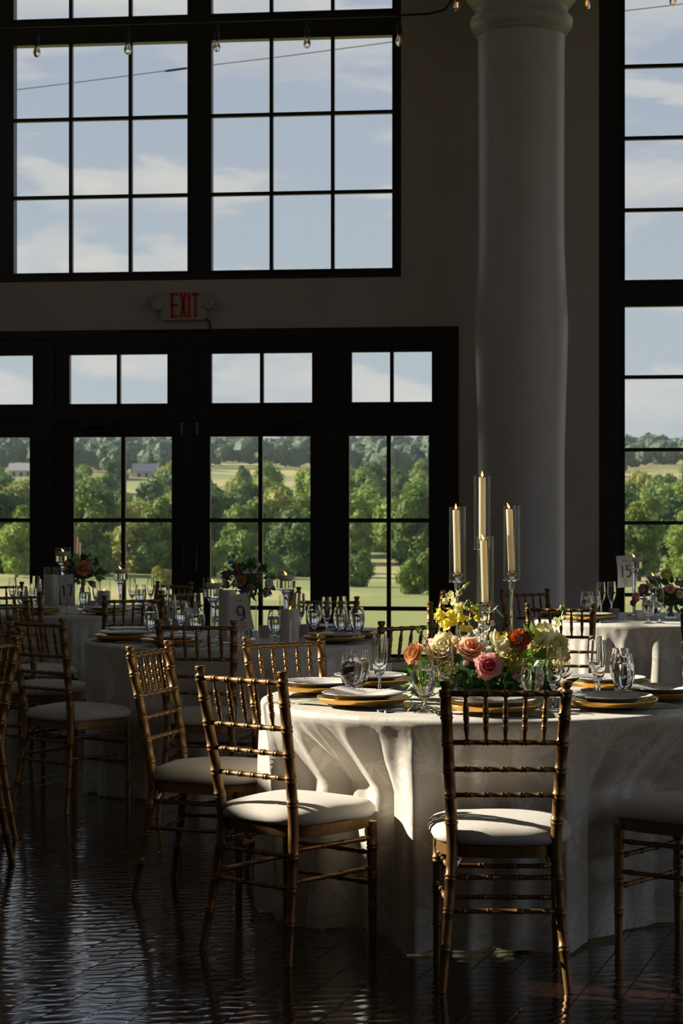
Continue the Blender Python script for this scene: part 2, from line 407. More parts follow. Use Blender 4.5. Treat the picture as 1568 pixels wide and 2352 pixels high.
# upper window
ux0, ux1 = WX(-4), WX(921)
b1 = (WX(30), WX(432)); b2 = (WX(484), WX(902))
win1 = (ux0, ux1, 3.385, 6.95)
make_window('window_1', 'large dark framed grid window above the glass doors and exit sign', win1,
    [(b[0], b[1], zz[0], zz[1], [WX(m) for m in mm], zz[2]) for b, mm in ((b1, (161, 298)), (b2, (622, 763))) for zz in ((3.455, 5.405, [4.105, 4.767]), (5.615, 6.87, [6.25]))],
    placer=at_back)
# doors with transoms and side lights
D0, D1, DTOP = WX(-177), WX(1053), 2.97
door_rect = (D0, D1, 0, DTOP)
lights = [(-117, 74, -22), (163, 391, 277), (482, 716, 600), (803, 990, 896)]
tr = [(-110, 77), (158, 386), (484, 718), (806, 993)]; trm = [-18, 271, 600, 899]
dl = [(-115, 70), (168, 396), (481, 714), (800, 986)]; dlm = [-22, 282, 597, 892]
mulls = [WX(-152), WX(114), WX(438), WX(762), WX(1024)]
# fixed casing around the four bays
casing_holes = []
for k in range(4):
    g0 = mulls[k] + (.0 if k == 2 else .045) ; g1 = mulls[k + 1] - (.0 if k == 1 else .045)
casing_holes = [(mulls[0] + .045, mulls[1] - .045, .0, 2.20), (mulls[1] + .045, mulls[3] - .045, .0, 2.20), (mulls[3] + .045, mulls[4] - .045, .0, 2.20),
                (mulls[0] + .045, mulls[1] - .045, 2.27, 2.84), (mulls[1] + .045, mulls[2] - .03, 2.27, 2.84), (mulls[2] + .03, mulls[3] - .045, 2.27, 2.84), (mulls[3] + .045, mulls[4] - .045, 2.27, 2.84)]
cas = obj('trim_1', slab_holes(D0, D1, 0, DTOP, casing_holes, -.02, .13), M_frame, smooth=False); tag(cas, 'dark wood casing around the glass doors', kind='structure'); at_back(cas)
hd = obj('head_moulding', MB().box((D0 + .02, -.045, DTOP - .07), (D1 - .02, -.02, DTOP - .03)), M_frame, cas, smooth=False)
for k in range(4):
    h = casing_holes[3 + k]
    make_window('window_%d' % (2 + k), ['transom window over the side light at the photo edge', 'transom window over the left glass door', 'transom window over the right glass door', 'transom window over the side light beside the column'][k],
                (h[0] - .004, h[1] + .004, h[2] - .004, h[3] + .004), [(WX(tr[k][0]), WX(tr[k][1]), 2.34, 2.768, [WX(trm[k])], [])], depth=.07, mun=.03, placer=at_back)
ZR = [.645 - .02, 1.36]
for k, nm, lb in ((0, 'window_6', 'tall side light window left of the glass doors'), (3, 'window_7', 'tall side light window between the doors and the column')):
    h = casing_holes[0 if k == 0 else 2]
    make_window(nm, lb, (h[0] - .004, h[1] + .004, 0.01, h[3] + .004), [(WX(dl[k][0]), WX(dl[k][1]), .24, 2.07, [WX(dlm[k])], ZR)], depth=.07, mun=.035, placer=at_back)
for k, nm, lb in ((1, 'door_1', 'left leaf of the dark glazed double doors'), (2, 'door_2', 'right leaf of the dark glazed double doors')):
    a = mulls[1] + .041 if k == 1 else mulls[2] + .0015; b = mulls[2] - .0015 if k == 1 else mulls[3] - .041
    r = make_window(nm, lb, (a, b, .012, 2.204), [(WX(dl[k][0]), WX(dl[k][1]), .24, 2.07, [WX(dlm[k])], ZR)], depth=.06, mun=.035, placer=at_back)
    px = 225 if k == 1 else 640; sg = 1 if k == 1 else -1
    cl = obj('door_closer', MB().box((WX(px) - .16, -.075, 2.14), (WX(px) + .16, -.015, 2.20)), M_metaldark, r, smooth=False)
    obj('closer_arm', MB().tube([(WX(px) - .05 * sg, -.07, 2.15), (WX(px) + .2 * sg, -.10, 2.125), (WX(px) - .1 * sg, -.05, 2.10)], .009, 6), M_metaldark, r)
    hx = WX(417) if k == 1 else WX(452)
    obj('flush_bolt', MB().box((hx - .008, -.008, 2.08), (hx + .008, .0, 2.185)), M_lampgrey, r, smooth=False)
    hx = WX(423) if k == 1 else WX(454)
    obj('door_handle', MB().tube([(hx, 0, .92), (hx, -.05, .93), (hx, -.05, 1.17), (hx, 0, 1.18)], .009, 8), M_metaldark, r)
# window beyond the column
rx0, rg = WX(1375), WX(1433); cw = .60; rgx = [rg + cw, rg + 2 * cw]; rx1g = rg + 3 * cw
win8 = (rx0, rx1g + .2, .08, 6.55)
make_window('window_8', 'tall dark framed window beyond the white column', win8,
    [(rg, rx1g, .16, 3.12, rgx, [.75, 1.341, 1.941, 2.538]), (rg, rx1g, 3.327, 6.3, rgx, [3.91, 4.5, 5.09, 5.69])], depth=.12, placer=at_back)
wb = tag(obj('wall_back', slab_holes(XL, XR, 0, ZC, [win1, door_rect, win8], YW, YW + .3), M_wall, smooth=False), 'off white painted window wall', kind='structure')
# side walls: tall windows set high and low
def side_wall(name, x, t, bays, label):
    holes = [(b0, b1, s, h) for b0, b1, s, h in bays]
    m = slab_holes(YB, YW + .3, 0, ZC, holes, 0, t)
    m.v = [(x + v[1], v[0], v[2]) for v in m.v]
    return tag(obj(name, m, M_wall, smooth=False), label, kind='structure')
LB = [(7.18, 9.75, 3.4, 6.6), (11.9, 13.85, 3.75, 6.6)]
side_wall('wall_left', XL - .3, .3, LB, 'off white painted side wall with tall windows')
RB = [(.5, 4.8, .3, 6.8), (6.2, 10.4, .3, 6.8), (11.8, 15.0, .3, 6.8)]
side_wall('wall_right', XR, .3, RB, 'off white painted side wall opposite the sun')
nwin = 9
for bays, x, sgn in ((LB, XL, 1), (RB, XR, -1)):
    for b0, b1, s, h in bays:
        hw = (b1 - b0) / 2
        r = make_window('window_%d' % nwin, 'tall dark framed window in the side wall', (-hw, hw, s, h), [(-hw + .09, hw - .09, s + .09, h - .09, even(-hw + .09, hw - .09, 3), even(s + .09, h - .09, 4))], mun=.028)
        r.location = (x, (b0 + b1) / 2, 0) ; r.rotation_euler = (0, 0, R(90) * sgn); nwin += 1
        # a light portal in the opening guides the sky light through it
        pd = bpy.data.lights.new('window_portal', 'AREA'); pd.shape = 'RECTANGLE'; pd.size = b1 - b0; pd.size_y = h - s; pd.cycles.is_portal = True
        po = bpy.data.objects.new('window_portal', pd); col.objects.link(po); po.location = (x + .25 * -sgn, (b0 + b1) / 2, (s + h) / 2)
        po.rotation_euler = Vector((sgn, 0, 0)).to_track_quat('-Z', 'Z').to_euler()
for x0, x1, z0, z1 in (win1, door_rect, win8):
    pd = bpy.data.lights.new('window_portal', 'AREA'); pd.shape = 'RECTANGLE'; pd.size = x1 - x0; pd.size_y = z1 - z0; pd.cycles.is_portal = True
    po = bpy.data.objects.new('window_portal', pd); col.objects.link(po); po.location = ((x0 + x1) / 2, YW + .28, (z0 + z1) / 2)
    po.rotation_euler = Vector((0, -1, 0)).to_track_quat('-Z', 'Z').to_euler()
wf = MB(); wf.box((XL - .3, YB - .3, 0), (XR + .3, YB, ZC)); tag(obj('wall_front', wf, M_wall, smooth=False), 'off white painted wall behind the viewer', kind='structure')
ce = MB(); ce.box((XL - .3, YB - .3, ZC), (XR + .3, YW + .3, ZC + .2)); tag(obj('ceiling', ce, M_ceil, smooth=False), 'high painted ceiling', kind='structure')

# --- column with capital
cold = 15.75
cx, cyy = C((1197 - 784) * cold / F, cold)
def cz(py): return EYE - (py - HZ) * cold / F
k = cold / F
prof = [(102 * k, 0), (102 * k, .12), (100 * k, .14), (99 * k, cz(1300)), (99 * k, cz(1050)), (103 * k, cz(900)), (106.5 * k, cz(780)), (106.5 * k, cz(740)), (102 * k, cz(650)), (98.5 * k, cz(560)), (98 * k, cz(450)), (99 * k, cz(150)), (100 * k, cz(85))]
cb = MB(); cb.lathe(prof, 48)
colm = tag(obj('column', cb, M_plaster, loc=(cx, cyy, 0), sharp=50), 'round white plaster column between the two windows', 'column')
cap = MB(); cap.lathe([(100 * k, cz(86)), (106 * k, cz(80)), (104 * k, cz(76)), (113 * k, cz(70)), (118 * k, cz(58)), (117 * k, cz(46)), (110 * k, cz(38)), (107 * k, cz(33)), (107 * k, cz(22)), (112 * k, cz(18)), (126 * k, cz(0)), (130 * k, cz(-10)), (130 * k, cz(-60)), (122 * k, cz(-75)), (122 * k, ZC)], 48)
obj('capital', cap, M_plaster, colm, sharp=50)

# ================================================================== OUTSIDE
def ground_h(x, y):
    D = y - YW
    pts = [(-60, -.45), (25, -.5), (160, -7.6), (300, -8.4), (400, -5), (500, 0), (620, 6.0), (700, 12.5), (900, 21), (1200, 33), (1500, 44), (1700, 50), (2600, 40)]
    for (a, ha), (b, hb) in zip(pts, pts[1:]):
        if D <= b:
            t = max(0, (D - a) / (b - a)); t = t * t * (3 - 2 * t) * .35 + t * .65
            h = ha + (hb - ha) * t; break
    else: h = 40
    w_ = min(1, max(0, (D - 60) / 300))
    h += w_ * (noise.noise(Vector((x * .008, y * .008, 3))) * 2.2) - w_ * max(-1, min(1, x / 400)) * 3.0
    return h
def terrain():
    ys = [-60, -20, 0, 17, 30, 45, 60, 80, 100, 120, 145, 170, 200, 230, 260, 290, 320, 360, 400, 450, 500, 550, 600, 650, 700, 750, 820, 900, 1000, 1100, 1200, 1350, 1500, 1700, 2100, 2600]
    mb = MB(); nx = 44
    for y in ys:
        wd = 260 + max(0, y) * .55
        for i in range(nx + 1):
            x = -wd + 2 * wd * i / nx - y * .12
            mb.v.append((x, y, ground_h(x, y)))
    for j in range(len(ys) - 1):
        for i in range(nx):
            a = j * (nx + 1) + i; mb.f.append((a, a + 1, a + nx + 2, a + nx + 1))
    m = bpy.data.materials.new('meadow_grass'); m.use_nodes = True; t = m.node_tree; b = t.nodes['Principled BSDF']; L = t.links.new
    tc = N(t, 'ShaderNodeTexCoord'); n = N(t, 'ShaderNodeTexNoise', inp={'Scale': .012, 'Detail': 5, 'Roughness': .6}); L(tc.outputs['Object'], n.inputs['Vector'])
    c = ramp(t, [(.34, (.15, .19, .04)), (.46, (.22, .24, .06)), (.54, (.34, .30, .12)), (.68, (.40, .34, .15))]); L(n.outputs['Fac'], c.inputs[0]); L(c.outputs[0], b.inputs['Base Color'])
    b.inputs['Roughness'].default_value = .9
    return tag(obj('ground', mb, m), 'rolling meadow and lawn outside the windows', kind='structure')
terrain()
def leaf_mat(name, c0, c1):
    m = bpy.data.materials.new(name); m.use_nodes = True; t = m.node_tree; b = t.nodes['Principled BSDF']; L = t.links.new
    tc = N(t, 'ShaderNodeTexCoord'); n = N(t, 'ShaderNodeTexNoise', inp={'Scale': 1.1, 'Detail': 3}); L(tc.outputs['Object'], n.inputs['Vector'])
    oi = N(t, 'ShaderNodeObjectInfo'); a = N(t, 'ShaderNodeMath', operation='MULTIPLY_ADD'); L(oi.outputs['Random'], a.inputs[0]); a.inputs[1].default_value = .5; L(n.outputs['Fac'], a.inputs[2])
    r = ramp(t, [(.35, c0), (1.05, c1)]); L(a.outputs[0], r.inputs[0]); L(r.outputs[0], b.inputs['Base Color'])
    b.inputs['Roughness'].default_value = .65; b.inputs['Specular IOR Level'].default_value = .25
    tr = N(t, 'ShaderNodeBsdfTranslucent'); L(r.outputs[0], tr.inputs[0])
    mx = N(t, 'ShaderNodeMixShader'); mx.inputs[0].default_value = .3; L(b.outputs[0], mx.inputs[1]); L(tr.outputs[0], mx.inputs[2]); L(mx.outputs[0], t.nodes['Material Output'].inputs[0])
    return m
M_leafs = [leaf_mat('leaf_mid_green', (.060, .125, .018), (.27, .37, .065)), leaf_mat('leaf_deep_green', (.035, .085, .020), (.13, .22, .055)), leaf_mat('leaf_olive', (.11, .15, .025), (.36, .36, .085))]
M_far = leaf_mat('leaf_far_haze_tint', (.065, .115, .080), (.17, .235, .15))  # bluer, paler greens: distance haze painted into the leaf colour
M_bark = mat('bark', (.09, .07, .055), .9, var=.2, scale=2)
def crown_mesh(seed, wid, hgt, blobs, cards, card):
    r = random.Random(seed); mb = MB(); cs = []
    for i in range(blobs):
        a = r.random() * 2 * PI; q = r.random(); t = r.random()
        rr = wid * .5 * (1 - .55 * abs(t - .35)) * math.sqrt(q) * .72
        cs.append((Vector((rr * math.cos(a), rr * math.sin(a), hgt * (.13 + .75 * t))), wid * r.uniform(.16, .26)))
    for c, s in cs:          # inner masses
        prof = [(s * .78 * math.sin(PI * k / 6) + .001, -s * .72 * math.cos(PI * k / 6)) for k in range(7)]
        o = len(mb.v); mb.lathe(prof, 8)
        for i in range(o, len(mb.v)):
            v = Vector(mb.v[i]); v += Vector((noise.noise(v * .9 + c), noise.noise(v * .9 - c), 0)) * s * .3
            mb.v[i] = tuple(v + c)
    for k in range(cards):   # leaf sprays over the masses
        c, s = cs[k % len(cs)]
        d = Vector((r.gauss(0, 1), r.gauss(0, 1), r.gauss(.15, 1))).normalized()
        p = c + d * s * r.uniform(.70, 1.08); p.z = max(p.z, hgt * .03)
        n = (d + Vector((r.gauss(0, .6), r.gauss(0, .6), r.gauss(.3, .6)))).normalized()
        u = n.orthogonal().normalized(); v = n.cross(u); an = r.random() * PI; u, v = u * math.cos(an) + v * math.sin(an), v * math.cos(an) - u * math.sin(an)
        z = card * r.uniform(.6, 1.3)
        mb.add([p - u * z, p - v * z * .55 + n * z * .15, p + u * z, p + v * z * .55 + n * z * .15], [(0, 1, 2, 3)])
    return mb
def trunk_mb(hgt, r0):
    mb = MB(); mb.tube([(0, 0, -1), (r0 * .3, 0, hgt * .2), (0, r0 * .3, hgt * .5)], [r0 * 1.2, r0, r0 * .5], 7)
    for k in range(4):
        a = k * 1.7; mb.tube([(0, 0, hgt * (.22 + .05 * k)), (math.cos(a) * hgt * .16, math.sin(a) * hgt * .16, hgt * (.42 + .05 * k))], [r0 * .5, r0 * .15], 5)
    return mb
protos = []
for k, (wd, hg, bl, ca_, cs_) in enumerate([(8.5, 9.5, 20, 3600, .34), (9.5, 10.5, 24, 4200, .36), (6.5, 9.0, 16, 2800, .32), (10.5, 9.0, 22, 4000, .36), (6.0, 5.0, 12, 2000, .28)]):
    protos.append((crown_mesh(k + 5, wd, hg, bl, ca_, cs_).mesh('crown', False), trunk_mb(hg, .22).mesh('trunk'), wd, hg))
for cr_, tr_, *_ in protos: tr_.materials.append(M_bark); cr_.materials.append(M_leafs[0])
HOUSES = [(334, 1092, 700), (52, 1083, 705)]
def tree(px, D, kind, mi, sc, label, group):
    y = YW + D; u = (px - 784) / F; t = y / (CA + u * SA); x = t * (-SA + u * CA)
    cr_, tr_, wd, hg = protos[kind]
    z = ground_h(x, y)
    r = thing('deciduous_tree' if kind != 4 else 'leafy_bush', label, 'tree' if kind != 4 else 'bush', (x, y, z), rnd.random() * 6.28, group)
    r.scale = (sc, sc, sc * rnd.uniform(.92, 1.12))
    for nm, me in (('crown', cr_), ('trunk', tr_)):
        o = bpy.data.objects.new(nm, me); col.objects.link(o); o.parent = r
        if nm == 'crown': o.material_slots[0].link = 'OBJECT'; o.material_slots[0].material = M_leafs[mi]
    return r
def vis(px): return (-160 < px < 1010) or (1395 < px < 1640)
GT = 'trees of the valley woods beyond the windows'
count = 0
for D, sp in ((268, 6.5), (288, 7), (312, 7), (340, 7.5), (372, 7.5), (408, 8), (450, 8), (496, 8.5), (548, 9), (605, 9.5)):
    t_ = (D + YW); step = sp * F / t_
    px = -150 + rnd.uniform(0, step)
    while px < 1640:
        p = px + rnd.uniform(-.3, .3) * step; Dn = D + rnd.uniform(-9, 12)
        px += step * rnd.uniform(.75, 1.25)
        if not vis(p): continue
        if D < 300 and (785 < p < 1000): continue          # open tan meadow seen through the side light
        if D > 440 and any(abs(p - h[0]) < 52 for h in HOUSES): continue
        if D in (548, 605) and (560 < p < 700 or 400 < p < 480): continue
        if count > 285: continue
        k = rnd.choice((0, 1, 2, 3, 0, 1)); mi = rnd.choice((0, 0, 1, 1, 2))
        if D < 300: k = rnd.choice((0, 2, 4, 4, 3)); mi = rnd.choice((0, 0, 2, 1))
        lab = 'leafy tree of the near edge of the valley woods' if D < 300 else ('leafy tree in the middle of the valley woods' if D < 480 else 'leafy tree in the farther valley woods')
        if k == 4: lab = 'low round bush at the near edge of the valley woods'
        tree(p, Dn, k, mi, rnd.uniform(.85, 1.3), lab, ('bushes at the wood edge' if k == 4 else GT + (' near' if D < 300 else ' middle' if D < 480 else ' far')))
        count += 1
tree(38, 250, 2, 0, .95, 'lone tree with a bare trunk on the lawn seen through the far left pane', None)
tree(962, 205, 4, 0, .85, 'round bush on the tan meadow seen through the side light by the column', None)
tree(812, 232, 4, 1, 1.0, 'dark bush beside the tan meadow seen through the side light', None)
tree(372, 215, 4, 2, .55, 'small bright bush on the lawn seen through the left door', None)
# far wooded hillside: uncountable
def far_woods(D=690, D1=1560, spans=((-260, 1760),), sz=1.0, seed=77):
    r = random.Random(seed); mb = MB()
    ico = [(math.cos(2 * PI * k / 7) * math.sin(PI * j / 5), math.sin(2 * PI * k / 7) * math.sin(PI * j / 5), -math.cos(PI * j / 5)) for j in range(6) for k in range(7)]
    fc = [(j * 7 + k, j * 7 + (k + 1) % 7, (j + 1) * 7 + (k + 1) % 7, (j + 1) * 7 + k) for j in range(5) for k in range(7)]
    while D < D1:
        t_ = D + YW; step = 9.5 * F / t_ * (1 + max(0, D - 690) / 1500); px = spans[0][0] + r.uniform(0, step)
        while px < spans[-1][1]:
            u = (px - 784) / F; t = (YW + D) / (CA + u * SA); x = t * (-SA + u * CA); y = YW + D + r.uniform(-10, 10)
            p0 = px; px += step * r.uniform(.8, 1.2)
            if not any(a_ < p0 < b_ for a_, b_ in spans): continue
            if 690 <= D < 860 and noise.noise(Vector((x * .012, y * .004, 9))) > .12: continue
            if 690 <= D < 760 and any(abs(p0 - h[0]) < 62 for h in HOUSES): continue
            z = ground_h(x, y); s = r.uniform(4.6, 7.4) * sz; h = s * r.uniform(.9, 1.4)
            o = Vector((r.random() * 50, r.random() * 50, 0)); vs_ = []
            for b in range(3):
                c = Vector((x + r.uniform(-.5, .5) * s, y + r.uniform(-.4, .4) * s, z + h * r.uniform(.8, 1.25)))
                sb = s * r.uniform(.5, .8)
                mb.add([c + Vector(i) * sb * (1 + .45 * noise.noise(Vector(i) * 1.8 + o + Vector((b, 0, 0)))) for i in ico], fc)
                for q in range(26):
                    d = Vector((r.gauss(0, 1), r.gauss(0, 1) - .5, r.gauss(.4, .8))).normalized(); p = c + d * sb * r.uniform(.9, 1.12)
                    uu = d.orthogonal().normalized(); vv = d.cross(uu); zz = .85
                    mb.add([p - uu * zz, p - vv * zz * .7 + d * .3, p + uu * zz, p + vv * zz * .7 + d * .3], [(0, 1, 2, 3)])
        D += 26 + max(0, D - 690) * .045
    return mb
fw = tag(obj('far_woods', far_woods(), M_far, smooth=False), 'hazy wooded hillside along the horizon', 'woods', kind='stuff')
tag(obj('valley_woods', far_woods(280, 640, ((-420, -175), (1040, 1370), (1670, 2000)), .85, 78), M_leafs[0], smooth=False), 'leafy woods of the valley behind the column', 'woods', kind='stuff')
M_hwall = mat('pale_siding', (.52, .50, .47), .8, var=.05); M_hroof = mat('grey_roof', (.36, .35, .35), .8, var=.08)
for i, (px, py, D) in enumerate(HOUSES):
    y = YW + D; u = (px - 784) / F; t = y / (CA + u * SA); x = t * (-SA + u * CA); z = ground_h(x, y)
    zb = EYE + t * (HZ - py - 10) / F - 1.0
    r = thing('farmhouse', ['pale farmhouse on the hillside seen through the left door', 'pale farmhouse on the hillside seen at the photo edge'][i], 'house', (x, y, max(z - 1, zb - 1.5)), .3 - .2 * i)
    obj('wall', MB().add([(-4.6, -3.4, -2), (4.6, -3.4, -2), (4.6, 3.4, -2), (-4.6, 3.4, -2), (-4.6, -3.4, 3), (4.6, -3.4, 3), (4.6, 3.4, 3), (-4.6, 3.4, 3), (-4.6, 0, 5.4), (4.6, 0, 5.4)],
        [(0, 1, 5, 4), (1, 2, 6, 9, 5), (2, 3, 7, 6), (3, 0, 4, 8, 7)]), M_hwall, r, smooth=False)
    obj('roof', MB().add([(-5, -3.9, 2.7), (5, -3.9, 2.7), (5, 0, 5.6), (-5, 0, 5.6), (5, 3.9, 2.7), (-5, 3.9, 2.7), (-5, -3.9, 2.5), (5, -3.9, 2.5), (5, 0, 5.4), (-5, 0, 5.4), (5, 3.9, 2.5), (-5, 3.9, 2.5)],
        [(0, 1, 2, 3), (3, 2, 4, 5), (9, 8, 7, 6), (11, 10, 8, 9), (0, 6, 7, 1), (5, 4, 10, 11), (0, 3, 9, 6), (3, 5, 11, 9), (1, 7, 8, 2), (2, 8, 10, 4)]), M_hroof, r, smooth=False)
    for q in (-2.6, 0, 2.6): obj('house_window', MB().box((q - .5, -3.46, .6), (q + .5, -3.4, 2.0)), M_ink, r, smooth=False)
# flagpole
y = YW + 150; u = (171 - 784) / F; t = y / (CA + u * SA); x = t * (-SA + u * CA)
fp = thing('flagpole', 'white flagpole with a limp striped flag seen through the left door', 'flagpole', (x, y, ground_h(x, y)))
ztop = EYE + t * (HZ - 1216) / F - fp.location.z
obj('pole', MB().tube([(0, 0, -.5), (0, 0, ztop)], [.09, .06], 8), mat('white_pole', (.75, .75, .75), .5), fp)
obj('ball', MB().lathe([(.01, ztop), (.12, ztop + .1), (.01, ztop + .22)], 8), M_brass, fp)
fm = MB(); ns = 9
M_fr, M_fwh, M_fb = mat('flag_red', (.42, .05, .06), .8), mat('flag_white', (.7, .68, .68), .8), mat('flag_blue', (.05, .07, .22), .8)
fme = MB()
for i in range(ns + 1):
    for j in range(2):
        fme.v.append((.08 + i * .055, .10 * math.sin(i * 1.7), ztop - .25 - j * 1.5 - .12 * i))
for i in range(ns): fme.f.append((i * 2, i * 2 + 1, i * 2 + 3, i * 2 + 2))
me = fme.mesh('flag', False)
for m_ in (M_fr, M_fwh, M_fb): me.materials.append(m_)
for i, p in enumerate(me.polygons): p.material_index = i % 2
obj('flag', me, None, fp)
# power line with a splice sleeve
M_cable = mat('cable_grey', (.11, .11, .13), .7)
pw_d = 34.0
pts = [PXD(px, py, pw_d - (px - 784) * .002) for px, py in ((-350, 243), (32, 207), (240, 181), (430, 156), (640, 131), (903, 96), (1180, 58), (1433, 25), (1568, 9), (1900, -30))]
pl = tag(obj('power_line', MB().tube(pts, .0085, 6), M_cable), 'thin overhead cable crossing the sky outside the windows', 'cable')
obj('splice_sleeve', MB().tube([PXD(378, 163.5, pw_d), PXD(384, 162.7, pw_d), PXD(424, 157.2, pw_d), PXD(431, 156.3, pw_d)], [.010, .020, .020, .010], 8), M_black, pl)

# thin summer haze over the valley
hz = bpy.data.materials.new('summer_haze'); hz.use_nodes = True; hz.node_tree.nodes.remove(hz.node_tree.nodes['Principled BSDF'])
hv = N(hz.node_tree, 'ShaderNodeVolumeScatter', inp={'Color': (.80, .90, 1, 1), 'Density': .00008, 'Anisotropy': .2})
hz.node_tree.links.new(hv.outputs[0], hz.node_tree.nodes['Material Output'].inputs['Volume'])
tag(obj('haze', MB().box((-900, 60, -14), (800, 1800, 75)), hz, smooth=False), 'thin blue summer haze over the valley', 'haze', kind='stuff')

# ================================================================== WALL FITTINGS
zc_ = WZ(424, 704); xs_ = WX(424)
ex = thing('exit_sign', 'cream exit sign with red letters and two lamp heads above the doors', 'exit sign', (xs_, YW, zc_))
ew, eh = (WX(476) - WX(372)) / 2, .118
hb = MB(); pr = []
for sx, sz in ((1, 1), (-1, 1), (-1, -1), (1, -1)):
    for q in range(4):
        a = {(1, 1): 0, (-1, 1): 90, (-1, -1): 180, (1, -1): 270}[(sx, sz)] + q * 30
        pr.append((sx * (ew - .025) + .025 * math.cos(R(a)), sz * (eh - .025) + .025 * math.sin(R(a))))
hb.add([(x, y, z) for y in (0, -.06) for x, z in pr], [tuple(range(16)), tuple(range(16, 32))[::-1]] + [(i, i + 16, (i + 1) % 16 + 16, (i + 1) % 16) for i in range(16)])
obj('housing', hb, M_exit, ex, sharp=40)
def letter(strokes, x0):
    m = MB()
    for a, b in strokes:
        (ax, az), (bx, bz) = a, b
        d = Vector((bx - ax, 0, bz - az)); n = Vector((d.z, 0, -d.x)).normalized() * .0115
        A = Vector((ax + x0, 0, az)); B = Vector((bx + x0, 0, bz))
        q = [A - n, B - n, B + n, A + n]
        m.add([(p.x, -.060, p.z) for p in q] + [(p.x, -.064, p.z) for p in q], [(0, 1, 2, 3), (7, 6, 5, 4), (0, 4, 5, 1), (1, 5, 6, 2), (2, 6, 7, 3), (3, 7, 4, 0)])
    return m
hh = .093
for ch, x0, st in (('letter_e', -.105, [((.011, -hh - .011), (.011, hh + .011)), ((0, hh), (.062, hh)), ((0, 0), (.060, 0)), ((0, -hh), (.062, -hh))]),
                   ('letter_x', -.028, [((.008, -hh - .010), (.047, hh + .010)), ((.047, -hh - .010), (.008, hh + .010))]),
                   ('letter_i', .038, [((.011, -hh - .011), (.011, hh + .011))]),
                   ('letter_t', .068, [((.036, -hh - .011), (.036, hh)), ((.004, hh), (.068, hh))])):
    obj(ch, letter(st, x0), M_exitred, ex, (0, 0, .004), smooth=False)
for px, rz in ((359, .35), (485, -.1)):
    x = WX(px) - xs_
    lh = obj('lamp_head', MB().lathe([(.02, 0), (.045, .01), (.053, .05), (.055, .075)], 20), M_lampgrey, ex, (x, -.005, .02), (R(90), 0, rz))
    obj('lamp_lens', MB().lathe([(.001, .074), (.046, .078), (.001, .082)], 20), M_frost, lh)
    for q in range(8 if px > 400 else 0):
        a = q * PI / 4; obj('lamp_led', MB().lathe([(.001, 0), (.006, .001), (.001, .004)], 8), M_paper, lh, (.040 * math.cos(a), .040 * math.sin(a), .078))
obj('conduit', MB().tube([(ew - .02, -.02, -.09), (ew + .02, -.02, -.13), (ew + .03, -.02, -.19), (ew + .0, -.02, -.205), (-.2, -.02, -.205), (-.8, -.02, -.235), (-1.4, -.02, -.225), (-1.9, -.02, -.25)], .008, 6), M_black, ex)

# string lights
def string_light(name, label, cable, bulbs, lit):
    r = thing(name, label, 'string lights', cable[0])
    o = r.location.copy()
    obj('cable', MB().tube([p - o for p in cable], .010, 6), M_black, r)
    for p in bulbs:
        q = p - o
        so = obj('socket', MB().lathe([(.006, .17), (.012, .12), (.020, .11), (.022, .055), (.020, .045)], 10), M_black, r, q)
        bl = obj('bulb', MB().lathe([(.014, .05), (.016, .04), (.028, .005), (.030, -.015), (.024, -.037), (.008, -.048), (.001, -.049)], 14), M_glass, r, q)
        obj('filament', MB().tube([(-.004, 0, .035), (-.007, 0, .002), (0, .003, -.012), (.007, 0, .002), (.004, 0, .035)], (.0016 if not lit else .0055), 6), M_filament, bl)
SD = 15.9
def S(px, py, d=SD): return PXD(px, py, d)
string_light('string_light', 'string of clear bulbs hanging across the large upper window', [S(-300, 75), S(0, 62), S(230, 56), S(460, 50), S(700, 42), S(915, 35), S(985, 32), S(1022, 22), S(1040, -4), S(1048, -60)],
             [S(85, 118), S(293, 112), S(498, 106), S(705, 98), S(917, 92)], False)
SD = 15.0
string_light('string_light', 'string of glowing bulbs along the top by the column capital', [S(940, -22), S(1050, -26), S(1192, -28), S(1347, -26), S(1545, -34), S(1700, -38)],
             [S(1050, 14), S(1192, 9), S(1347, 10), S(1545, 0)], True)

# ================================================================== CHAIR
def post_pt(z, sx):
    if z < .43:
        t = (.43 - z) / .43; return Vector((sx * (.154 + .034 * t ** 1.2), -.062 * t ** 1.3, z))
    t = (z - .43) / .49; return Vector((sx * (.154 + .026 * t), -.085 * t ** 1.15, z))
def ringed(pathf, n, base_r, rings, length, rw=.0042, rh=.0045):
    """samples along a turned rod: pathf(s) point, base_r(s) radius, rings: s positions of double beads"""
    S_ = [k / n for k in range(n + 1)]
    for g in rings:
        e = rw / length
        S_ += [g - 3.2 * e, g - 2.6 * e, g - 1.5 * e, g - .35 * e, g + .35 * e, g + 1.5 * e, g + 2.6 * e, g + 3.2 * e]
    S_ = sorted(s for s in set(S_) if 0 <= s <= 1)
    P, Rr = [], []
    for s in S_:
        r = base_r(s); e = rw / length
        for g in rings:
            d = abs(s - g) / e
            if d < .2 + .2: r += rh * .1
            elif d < 2.0: r += rh
            elif d < 2.8: r += rh * .75
        P.append(pathf(s)); Rr.append(r)
    return P, Rr
